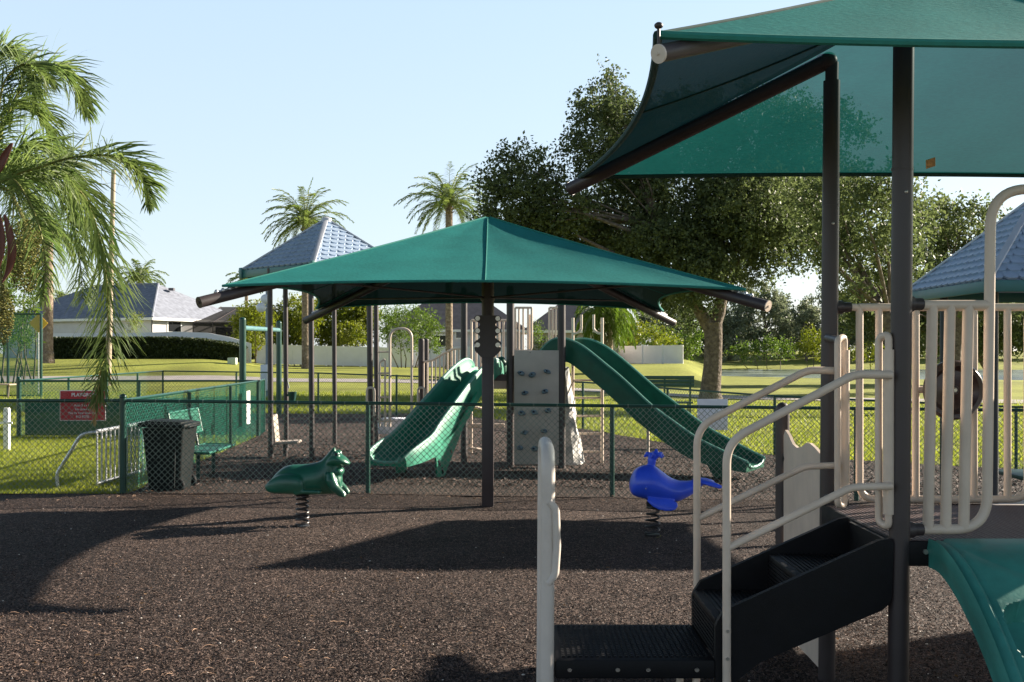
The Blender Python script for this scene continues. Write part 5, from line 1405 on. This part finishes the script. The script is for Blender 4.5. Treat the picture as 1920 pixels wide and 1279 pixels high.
def blob_leaves(blobs, dens, L, wd, clump=.42, per=26, shell=.55):
    """blobs: (x,y,z,rx,ry,rz,k). Leafy twigs through each ellipsoid, mostly towards its outside; leaves sit along the twigs"""
    out = []
    for (x, y, z, rx, ry, rz, k) in blobs:
        nc = max(int(dens*k*(rx*rz+ry*rz+rx*ry)/3), 6)
        d = rng.normal(size=(nc, 3)); d /= np.linalg.norm(d, axis=1)[:, None]
        rad = np.where(rng.random(nc) < shell, rng.uniform(.66, .98, nc), rng.random(nc)**.45)
        c = np.array([x, y, z])+d*rad[:, None]*np.array([rx, ry, rz])
        cr = clump*rng.uniform(.55, 1.3, nc)
        tw = d+rng.normal(size=(nc, 3))*.55+np.array([0, 0, -.12]); tw /= np.linalg.norm(tw, axis=1)[:, None]
        for q in range(per):
            t = rng.uniform(-.9, .9, nc); s = np.clip(rng.normal(size=(nc, 3)), -1.4, 1.4)
            s = s*(cr*.34*(1.1-.55*np.abs(t)))[:, None]+tw*(t*cr*1.15)[:, None]
            out.append(c+s)
    return leaf_quads(np.concatenate(out, 0), L, wd)

def px_blobs(lst, Y, depth=1.0):
    r = []
    for b in lst:
        px, py, rx, rz = b[:4]; k = b[4] if len(b) > 4 else 1.0; dy = b[5] if len(b) > 5 else random.uniform(-2.5, 2.5)
        y = Y+dy; p = P(px, py, y); r.append((p.x, p.y, p.z, rx*y/F, (rx+rz)/2*y/F*depth, rz*y/F, k))
    return r

# --- the big oak
OK_ = thing('oak_tree', 'largest dark oak with a thick pale forked trunk, right of the umbrella', 'tree', (PX(1332, 47), 47, g(9, 47)))
blobs = px_blobs([(1142, 142, 16, 22, .6, 0), (1140, 185, 40, 34, .7, 0), (1120, 215, 55, 40, .7, -1), (1165, 235, 60, 50, .8, 1), (1110, 285, 62, 50, .8, -1), (1190, 300, 80, 60, 1, 1),
    (965, 300, 48, 30, .45, -2), (925, 345, 34, 40, .5, -1.5), (965, 365, 62, 50, .75, -2), (1010, 330, 55, 44, .55, 0), (1040, 395, 80, 60, .95, -1), (945, 430, 50, 50, .6, -2), (1000, 440, 80, 40, .8, 0), (1085, 455, 80, 55, 1, 1), (915, 395, 26, 34, .5, -2),
    (1170, 400, 95, 75, 1, 2), (1290, 380, 110, 85, 1, 0), (1250, 470, 110, 70, 1, -1), (1180, 480, 90, 45, 1, 2), (1350, 460, 85, 70, 1, 1), (1400, 380, 95, 80, .9, -2), (1440, 440, 55, 60, .8, -1), (1330, 520, 70, 45, .8, -2),
    (1290, 250, 110, 80, .8, 1), (1420, 240, 120, 80, .8, 0), (1540, 250, 90, 60, .6, 1), (1480, 330, 80, 60, .8, 1), (1280, 585, 48, 34, .55, 1), (1255, 560, 40, 45, .6, 2), (1420, 510, 40, 40, .45, -1), (1485, 480, 30, 40, .4, 0), (1500, 420, 60, 60, 1, 1), (1540, 360, 70, 60, 1, 2), (1470, 400, 60, 60, 1, 3), (1550, 430, 60, 50, .9, 2), (1430, 350, 70, 60, 1, 2), (1300, 545, 50, 40, .7, -1), (1230, 540, 50, 40, .7, 2)], 47)
np_quads('crown', blob_leaves(blobs, 92, .165, .088, clump=.55, per=30), M['oak'], OK_)
m = MB(); gz = g(9, 47); base = Vector((PX(1332, 47), 47, gz))
tr = [base+Vector((0, 0, -.3)), base+Vector((0, 0, .05)), base+Vector((0, 0, .5)), P(1336, 690, 47), P(1338, 640, 47), P(1336, 605, 47)]
m.tube(tr, [.72, .60, .47, .42, .40, .44], seg=16)
m.tube([P(1334, 620, 47), P(1348, 585, 47), P(1356, 540, 47.2), P(1350, 470, 47.5), P(1330, 380, 47.5)], [.36, .30, .26, .22, .12], seg=12)
m.tube([P(1330, 615, 47), P(1310, 580, 46.8), P(1292, 540, 46.5), P(1262, 470, 46.5), P(1200, 350, 47)], [.30, .26, .22, .18, .08], seg=12)
limb(m, P(1352, 520, 47.2), P(1440, 450, 46), .18, .06); limb(m, P(1350, 480, 47.4), P(1480, 350, 47.5), .16, .05); limb(m, P(1290, 540, 46.5), P(1080, 440, 46), .17, .05)
limb(m, P(1262, 470, 46.5), P(1000, 370, 45.5), .15, .04); limb(m, P(1240, 430, 46.6), P(1142, 160, 47), .15, .025, bend=.05); limb(m, P(1340, 420, 47.5), P(1300, 250, 48), .13, .04)
for b in blobs: limb(m, P(1330, 440, 47.3) if b[0] > 7 else P(1235, 425, 46.6), (b[0], b[1], b[2]), .07, .015, bend=.10, n=5, seg=5)
m.build('trunk', M['bark'], OK_, angle=80)

def tree(name, label, px, Y, blobs, base_py=None, r=.3, mtl='oak2', dens=14, L=.2, wd=.11, group='trees around the playground', per=22, top=None):
    x = PX(px, Y); gz = g(x, Y)
    Tt = thing(name, label, 'tree', (x, Y, gz), group)
    bl = px_blobs(blobs, Y)
    np_quads('crown', blob_leaves(bl, dens, L, wd, per=per, clump=.4+.004*Y), M[mtl], Tt)
    m = MB(); bz = sum(b[2] for b in bl)/len(bl); cx = sum(b[0] for b in bl)/len(bl); cy = sum(b[1] for b in bl)/len(bl)
    fork = Vector((x*.7+cx*.3, Y, gz+(bz-gz)*.55))
    m.tube([Vector((x, Y, gz-.3)), Vector((x, Y, gz+.1)), Vector((x, Y, gz+.6)), fork], [r*1.6, r*1.25, r, r*.75], seg=10)
    for b in bl: limb(m, fork, (b[0], b[1], b[2]), r*.30, .015, n=5, seg=6)
    m.build('trunk', M['bark'], Tt, angle=80); return Tt
tree('oak_tree', 'lighter sunlit oak between the two tall canopy posts', 1690, 38, [(1610, 370, 60, 55, .9), (1650, 430, 60, 60, 1), (1560, 400, 55, 55, .8), (1600, 470, 55, 50, .9), (1560, 490, 45, 45, .9), (1640, 530, 50, 45, 1), (1570, 350, 70, 40, 1), (1570, 440, 50, 50, 1), (1665, 350, 60, 40, 1), (1700, 400, 60, 60, .9), (1590, 540, 40, 40, .5), (1520, 440, 40, 50, .5), (1690, 490, 60, 50, .9), (1500, 370, 50, 45, .6)], mtl='oak2', L=.17, wd=.09, dens=58)
tree('oak_tree', 'rounded green tree just above the right pavilion roof', 1790, 62, [(1760, 410, 55, 42, .9), (1820, 400, 48, 34, .8), (1730, 450, 60, 50, 1), (1800, 455, 70, 50, 1), (1870, 430, 50, 36, .8), (1880, 480, 60, 50, 1), (1740, 520, 70, 50, 1), (1830, 530, 80, 55, 1), (1930, 470, 60, 60, 1), (1980, 520, 70, 60, 1), (1720, 400, 40, 30, .7)], mtl='oak2', L=.26, wd=.14, dens=26)
tree('oak_tree', 'dark spreading tree filling the gap beneath the right pavilion roof', 1860, 75, [(1740, 590, 60, 40), (1800, 600, 70, 45), (1880, 600, 70, 45), (1690, 600, 50, 40), (1940, 600, 60, 50), (1660, 560, 45, 45), (1700, 540, 40, 40), (1840, 640, 60, 25), (1760, 640, 50, 25), (1640, 600, 40, 40), (1600, 590, 30, 40), (1700, 640, 40, 24), (1920, 640, 50, 24), (1620, 560, 40, 40)], mtl='oak', L=.26, wd=.15, dens=34)

# --- far wood along the pond: individual trees copied from three originals
def wood_proto(name, label, seed, h, w):
    random.seed(seed)
    Tt = thing(name, label, 'tree', (0, 0, 0), 'far trees along the pond bank')
    bl = []
    for k in range(13):
        a = random.uniform(0, 2*PI); q = random.random()**.5*w*.62; z = h*random.uniform(.12, .86)
        rr = w*random.uniform(.22, .40)*(1.1-.45*z/h); bl.append((q*math.cos(a), q*math.sin(a), z, rr, rr, rr*random.uniform(.7, .95), random.uniform(.6, 1)))
    bl.append((0, 0, h*.88, w*.2, w*.2, h*.1, .8))
    np_quads('crown', blob_leaves(bl, 17, .40, .22, clump=.8, per=20), M['wood'], Tt)
    m = MB(); m.tube([(0, 0, -.5), (0, 0, .4), (.1, 0, h*.35), (.0, .1, h*.7)], [.42, .28, .22, .08], seg=8)
    for b in bl: limb(m, (.08, 0, h*.33), b[:3], .11, .02, n=4, seg=5)
    m.build('trunk', M['bark'], Tt); return Tt
pr_ = [wood_proto('wood_tree', 'x', 3, 11.5, 5.5), wood_proto('wood_tree', 'x', 8, 9.5, 6.0), wood_proto('wood_tree', 'x', 21, 13.0, 5.0)]
random.seed(4)
spots = [(1100, 178, .75, 1), (1150, 172, .8, 0), (1205, 180, .8, 2), (1250, 172, .85, 1), (1296, 182, .85, 0), (1368, 176, 1.25, 1), (1400, 190, 1.15, 2), (1434, 178, 1.1, 0), (1475, 186, 1.1, 1), (1512, 174, .9, 2), (1548, 188, 1.1, 0), (1590, 178, 1.2, 1), (1630, 190, .95, 2), (1672, 176, .9, 0), (1715, 186, 1.0, 1), (1760, 178, .95, 2), (1806, 190, 1, 0), (1850, 178, 1, 1), (1895, 188, 1, 2), (1945, 180, 1, 0)]
used = set()
lab = {0: 'grey-green tree of the wood across the pond, one of the upright ones', 1: 'broad low grey-green tree of the wood across the pond', 2: 'tall narrow grey-green tree of the wood across the pond'}
for i, (px, Y, s, k) in enumerate(spots):
    o = pr_[k] if k not in used else copy_tree(pr_[k]); used.add(k)
    x = PX(px, Y); o.location = (x, Y, g(x, Y)-.1); o.rotation_euler = (0, 0, random.uniform(0, 6)); o.scale = (s*1.05, s*1.05, s*random.uniform(.9, 1.08))
    o['label'] = lab[k]
# undergrowth shrubs on the bank
def shrub(name, label, px, Y, blobs, mtl, L, wd, dens=14, group=None, per=22, cat='shrub', stems=True):
    x = PX(px, Y); gz = g(x, Y); S_ = thing(name, label, cat, (x, Y, gz), group); bl = px_blobs(blobs, Y)
    np_quads('foliage', blob_leaves(bl, dens, L, wd, per=per, clump=.35+.003*Y), M[mtl], S_)
    m = MB()
    for b in bl: limb(m, (x*.4+b[0]*.6, Y, g(x, Y)-.1), (b[0], b[1], b[2]), .06, .015, n=4, seg=5)
    m.build('stem', M['bark'], S_); return S_
shrub('bank_shrub', 'bright green rounded shrub on the far pond bank', 1525, 150, [(1525, 640, 26, 28), (1505, 655, 16, 16), (1545, 655, 18, 20)], 'bush', .34, .16, dens=15, group='shrubs on the pond bank')
shrub('bank_shrub', 'low bushy shrub left of the bright rounded one on the pond bank', 1440, 155, [(1410, 655, 22, 18), (1440, 650, 24, 20), (1470, 655, 20, 16), (1385, 660, 18, 14)], 'willow', .34, .18, dens=15, group='shrubs on the pond bank')
shrub('bank_shrub', 'yellowish brush on the bank right of the far posts', 1620, 150, [(1600, 665, 24, 14), (1640, 660, 26, 16), (1680, 662, 26, 16)], 'bush', .34, .16, dens=13, group='shrubs on the pond bank')
shrub('bank_shrub', 'low scrub beneath the trees left of the oak trunk', 1240, 140, [(1170, 640, 26, 16), (1215, 632, 26, 22), (1255, 636, 28, 22), (1295, 650, 22, 20), (1300, 620, 24, 24)], 'willow', .34, .18, dens=15, group='shrubs on the pond bank')
# yellow-green clumps behind the white fence
shrub('tall_shrub', 'tall yellow-green bush beside the porch, left of the dish pole', 470, 94, [(455, 600, 18, 26), (475, 590, 24, 28), (495, 610, 22, 34), (470, 632, 24, 26), (450, 635, 14, 18)], 'bush', .26, .13, dens=46, group='yellow-green bushes by the white fence')
shrub('tall_shrub', 'yellow-green bush rising over the white fence behind the left pavilion posts', 560, 102, [(520, 610, 22, 36), (548, 595, 26, 40), (572, 600, 26, 40), (530, 640, 22, 20), (560, 635, 24, 24)], 'bush', .27, .14, dens=46, group='yellow-green bushes by the white fence')
shrub('tall_shrub', 'dense yellow-green bush filling the gap under the umbrella behind the white fence', 645, 103, [(605, 600, 28, 38), (640, 590, 30, 40), (672, 605, 28, 40), (690, 600, 22, 40), (620, 632, 26, 26), (658, 630, 28, 28)], 'bush', .27, .14, dens=46, group='yellow-green bushes by the white fence')
shrub('weeping_tree', 'drooping light green tree hanging over the white fence by the bridge railing', 775, 92, [(740, 590, 30, 22), (775, 595, 34, 24), (805, 605, 22, 26), (725, 610, 22, 26), (790, 630, 26, 28), (815, 640, 11, 24), (745, 635, 26, 20), (770, 645, 20, 16)], 'willow', .30, .08, dens=26, cat='tree')
shrub('garden_shrub', 'small pale shrub against the stucco house wall', 252, 90, [(250, 607, 9, 14), (258, 598, 6, 10)], 'bush', .2, .06, dens=52)
shrub('garden_shrub', 'leafy shrub beside the taupe bungalow above the climbing panel', 1008, 95, [(1008, 625, 12, 22), (1012, 645, 14, 16)], 'willow', .2, .06, dens=41)
shrub('bank_shrub', 'yellow-green thicket right of the drooping palm, under the umbrella arm', 1210, 108, [(1190, 620, 30, 24), (1230, 628, 26, 22), (1255, 640, 20, 18), (1165, 632, 22, 22)], 'bush', .28, .12, dens=20, group='shrubs on the pond bank')

# ---------------------------------------------------------------- palms
def frond(m, pts, LL, n, wd, droop, fwd=.55, plume=.3, rw=.012, jitter=.1, rach=None, s0=.06, segs=2, tip=.35):
    """feather leaf: leaflets both sides of a curved stalk; m gets leaflets, rach gets the stalk"""
    P_ = smooth_path(pts, 8); n0 = len(P_)
    if rach is not None: rach.tube(P_, [rw*(1-.8*i/(n0-1)) for i in range(n0)], seg=5)
    up0 = Vector((0, 0, 1))
    for i in range(n):
        t = s0+(1-s0)*i/(n-1); f = t*(n0-1.001); k = int(f); p = P_[k].lerp(P_[min(k+1, n0-1)], f-k)
        tan = (P_[min(k+1, n0-1)]-P_[max(k-1, 0)]).normalized(); side = tan.cross(up0)
        if side.length < .1: side = tan.cross(Vector((0, 1, 0)))
        side.normalize(); up = side.cross(tan)
        L = LL*(math.sin(PI*(.10+.80*t))**.6)*(1-tip*max(t-.6, 0)/.4)
        for sg in (-1, 1):
            d = (side*sg+tan*(fwd+.4*t)+up*random.gauss(plume*.25, plume)).normalized()
            d = (d+Vector((random.gauss(0, jitter), random.gauss(0, jitter), random.gauss(0, jitter)))).normalized()
            l = L*random.uniform(.8, 1.15); w = wd*random.uniform(.8, 1.2)
            wv = d.cross(tan); wv = wv.normalized() if wv.length > .05 else up
            q = [p]; dd = d.copy()
            for s in range(segs):
                dd = (dd+Vector((0, 0, -droop*(s+.6)/segs))).normalized(); q.append(q[-1]+dd*l/segs)
            b = len(m.v)
            for s, pt in enumerate(q):
                ww = w*(.7 if s == 0 else (1 if s < segs else .12)); m.v += [pt-wv*ww*.5, pt+wv*ww*.5]
            for s in range(segs): m.f.append((b+2*s, b+2*s+1, b+2*s+3, b+2*s+2))

# near queen palm, trunk just outside the left edge
YQ = 11.2
QP = thing('queen_palm', 'queen palm at the left edge with long drooping feathery fronds and fruit clusters', 'palm tree', (PX(-110, YQ), YQ, 0))
m = MB(); hub = P(-20, 345, YQ)
tr = smooth_path([(PX(-110, YQ), YQ, -.2), (PX(-108, YQ), YQ, 1.2), (PX(-80, YQ), YQ, 2.6), tuple(hub)], 5)
m.tube(tr, [.17-.05*i/len(tr) for i in range(len(tr))], seg=14); m.build('trunk', M['palm_bark'], QP)
random.seed(12)
fr_list = [
 ([(-20, 340, 0), (60, 318, -.1), (130, 297, -.2), (200, 291, -.3), (240, 306, -.35), (268, 340, -.4), (278, 380, -.4)], .50, 130, .32),
 ([(-20, 345, 0), (45, 318, .2), (110, 325, .3), (160, 372, .4), (190, 460, .45), (203, 560, .5), (200, 660, .5), (183, 745, .5)], .78, 190, .38),
 ([(-20, 345, .0), (5, 240, .1), (40, 165, .1), (85, 128, .1), (125, 138, .15), (152, 175, .2), (160, 205, .2)], .56, 130, .34),
 ([(-20, 345, .0), (-10, 250, .3), (15, 200, .5), (60, 205, .8), (100, 250, 1.0), (120, 310, 1.1)], .55, 110, .5),
 ([(-20, 350, 0), (20, 335, -.5), (50, 370, -.8), (75, 430, -1.0), (85, 500, -1.1), (80, 560, -1.1)], .45, 80, .7),
 ([(-20, 350, 0), (-60, 250, .2), (-120, 230, .2), (-200, 290, .2), (-240, 380, .2)], .6, 70, .5),
 ([(-20, 345, .2), (40, 330, .9), (95, 350, 1.3), (130, 410, 1.6), (150, 490, 1.8), (155, 560, 1.9)], .62, 130, .5),
 ([(-20, 345, .2), (-20, 180, .3), (-10, 110, .4), (30, 105, .5), (60, 150, .6), (70, 210, .6)], .55, 110, .4),
 ([(-20, 350, .0), (10, 330, .3), (25, 370, .4), (20, 450, .5), (5, 530, .5)], .45, 80, .7),
 ([(-20, 345, .2), (10, 300, 1.2), (40, 300, 2.0), (60, 340, 2.6), (70, 400, 3.0)], .6, 100, .6),
 ([(-20, 345, .3), (20, 290, .6), (60, 270, .8), (105, 290, 1.0), (130, 340, 1.1), (140, 400, 1.1)], .55, 120, .5),
 ([(-20, 345, -.2), (-5, 220, -.3), (10, 150, -.4), (50, 120, -.5), (95, 150, -.5)], .5, 110, .35),
]
for (pl, LL, n, dr) in fr_list:
    pts = [tuple(P(a, b, YQ+c)) for a, b, c in pl]
    m = MB(); rc = MB(); frond(m, pts, LL*.95, int(n*1.3), .0175, dr, plume=.55, rach=rc, rw=.017, segs=3, jitter=.14)
    fo = m.build('frond', M['frond'], QP, fixn=False, smooth=False); rc.build('stalk', M['rachis'], fo)
# dry tip on the hanging frond
m = MB(); frond(m, [tuple(P(a, b, YQ+.5)) for a, b in ((190, 690), (184, 740), (178, 790))], .22, 26, .013, .6, plume=.5, segs=2); m.build('dry_tip', M['frond_dry'], QP, fixn=False, smooth=False)
def fruit(cx, cy, rx, ry, n, name='fruit_cluster'):
    m = MB(); o8 = [(1, 0, 0), (-1, 0, 0), (0, 1, 0), (0, -1, 0), (0, 0, 1), (0, 0, -1)]; f8 = [(0, 2, 4), (2, 1, 4), (1, 3, 4), (3, 0, 4), (2, 0, 5), (1, 2, 5), (3, 1, 5), (0, 3, 5)]
    c = P(cx, cy, YQ+.1); sx, sz = rx*YQ/F, ry*YQ/F
    for k in range(n):
        d = Vector((random.gauss(0, 1), random.gauss(0, 1), random.gauss(0, 1))).normalized()*random.random()**.4
        p = c+Vector((d.x*sx, d.y*sx*.9, d.z*sz)); r = random.uniform(.010, .015); m.add([p+Vector(q)*r for q in o8], f8)
    m.tube(smooth_path([tuple(hub), tuple(P((cx-20)/2, (cy-ry+345)/2-20, YQ)), tuple(P(cx, cy-ry*.8, YQ+.1)), tuple(c)], 5), .018, seg=6)
    o = m.build(name, M['fruit'], QP, smooth=False); o['kind'] = 'stuff'
fruit(48, 480, 34, 72, 1500); fruit(4, 590, 22, 58, 900); fruit(-30, 480, 30, 60, 500)
for pl, w in (([(22, 268, -.9), (8, 292, -.9), (-8, 325, -.85), (-20, 345, -.4)], .10), ([(8, 402, -1.0), (16, 430, -1.05), (22, 470, -1.05), (16, 505, -1.0), (4, 530, -1.0)], .09), ([(-2, 400, -.9), (2, 440, -.95), (0, 480, -.95), (-10, 520, -.9)], .08)):
    pts = smooth_path([tuple(P(a, b, YQ+c)) for a, b, c in pl], 6); m = MB(); n = len(pts); rows = []
    for i, p in enumerate(pts):
        t = i/(n-1); ww = w*math.sin(PI*(.08+.88*t))*.5; rows.append([p+Vector((ww*math.cos(a), ww*.8*math.sin(a), 0)) for a in np.linspace(.2, PI-.2, 7)]+[p+Vector((ww*.85*math.cos(a), ww*.65*math.sin(a)-.004, 0)) for a in np.linspace(PI-.2, .2, 7)])
    m.grid(rows, closed=True, caps=True); m.build('spathe', M['spathe'], QP)

def palm(name, label, px, Y, crown_py, base_z, nfr, FL_, LL, n, wd, tr_r, mtl='frond_far', seed=1, elev=(-25, 80), droop=.5, lean=0.0, flare=1.5, group='palms along the lawn', curve=1.0, tbot=None, bark='palm_bark', stiff=.35):
    random.seed(seed); x = PX(px, Y); c = Vector((x+lean, Y, PZ(crown_py, Y)))
    Pm = thing(name, label, 'palm tree', (x, Y, base_z), group)
    m = MB(); pts = smooth_path([(x, Y, base_z-.3), (x, Y, base_z+.25), (x+lean*.2, Y, base_z+1.2), (x+lean*.6, Y, base_z+(c.z-base_z)*.6), tuple(c)], 6)
    m.tube(pts, [tr_r*(flare if i < 4 else (1.15 if i < 9 else 1.0)) for i in range(len(pts))], seg=12)
    for k in range(26):   # old leaf bases under the crown
        a = random.uniform(0, 6.28); z = c.z-random.uniform(0, 1.1); q = Vector((math.cos(a), math.sin(a), .9)); p = Vector((c.x, c.y, z))+Vector((math.cos(a), math.sin(a), 0))*tr_r*.8
        m.beam(p, p+q*.22, .10, .05)
    m.build('trunk', M[bark], Pm)
    m = MB(); rc = MB()
    for k in range(nfr):
        az = k*2.39996+random.uniform(-.2, .2); t = k/(nfr-1); el = math.radians(elev[1]+(elev[0]-elev[1])*t**.8+random.uniform(-6, 6))
        L = FL_*random.uniform(.85, 1.1)*(.8+.2*math.sin(PI*t)); d = Vector((math.cos(az)*math.cos(el), math.sin(az)*math.cos(el), math.sin(el)))
        pts = [c.copy()]; dd = d.copy()
        for s in range(6):
            dd = (dd+Vector((0, 0, -(.10+.05*s)*curve))).normalized(); pts.append(pts[-1]+dd*L/6)
        frond(m, pts, LL, n, wd, droop, plume=stiff, rach=rc, rw=.03, segs=2, jitter=.06)
    cr = m.build('crown', M[mtl], Pm, fixn=False, smooth=False); rc.build('stalk', M['rachis'], Pm)
    return Pm
palm('date_palm', 'feathery date palm rising behind the left pavilion roof', 573, 88, 412, g(PX(573, 88), 88), 56, 4.4, .62, 34, .055, .33, seed=3, flare=1.9)
palm('date_palm', 'date palm standing left of the oak crown, above the umbrella', 842, 84, 378, g(PX(842, 84), 84), 54, 4.5, .62, 36, .055, .29, seed=5, flare=1.3)
palm('queen_palm', 'tall palm with a grey ringed trunk behind the drooping frond at left', 90, 71, 418, PZ(673, 71), 40, 4.0, .75, 34, .06, .33, mtl='frond', seed=7, elev=(-45, 70), droop=.9, flare=1.35)
palm('queen_palm', 'small palm crown peeking over the stucco house roof', 262, 128, 520, 1.3, 34, 4.0, .8, 28, .08, .25, mtl='frond_far', seed=9, elev=(-25, 75), droop=.9)
palm('queen_palm', 'distant little palm left of the stucco house', 118, 120, 560, 1.3, 30, 3.0, .6, 24, .08, .2, mtl='frond_far', seed=11, elev=(-40, 60))
palm('queen_palm', 'tip of a distant palm just left of the pavilion roof corner', 462, 120, 522, 1.0, 24, 2.6, .6, 22, .08, .2, mtl='frond_far', seed=13, elev=(-30, 70))
palm('date_palm', 'palm with long drooping dark fronds right of the ladder, crown behind the umbrella', 1138, 72, 572, g(PX(1138, 72), 72), 46, 3.4, .8, 36, .06, .42, mtl='willow', seed=15, elev=(-70, 40), droop=1.0, curve=1.5, stiff=.25)
# bushy tree in front of the tall screen, left edge
shrub('weeping_tree', 'feathery green tree behind the queen palm fruit at the left edge', 30, 60, [(20, 560, 40, 50), (55, 520, 34, 50), (5, 500, 40, 60), (60, 570, 22, 26), (-30, 540, 50, 60), (40, 470, 30, 40), (30, 615, 30, 36), (50, 640, 20, 26), (10, 640, 24, 26), (-20, 630, 30, 30)], 'willow', .24, .07, dens=31, cat='tree')
# tapered light pole
m = MB(); m.tube([(PX(202, 58), 58, -.2), (PX(213, 58), 58, PZ(318, 58))], [.17, .12], seg=12)
tag(m.build('light_pole', M['wood_pole']), 'bare tan pole standing behind the palm fronds at left', 'pole')
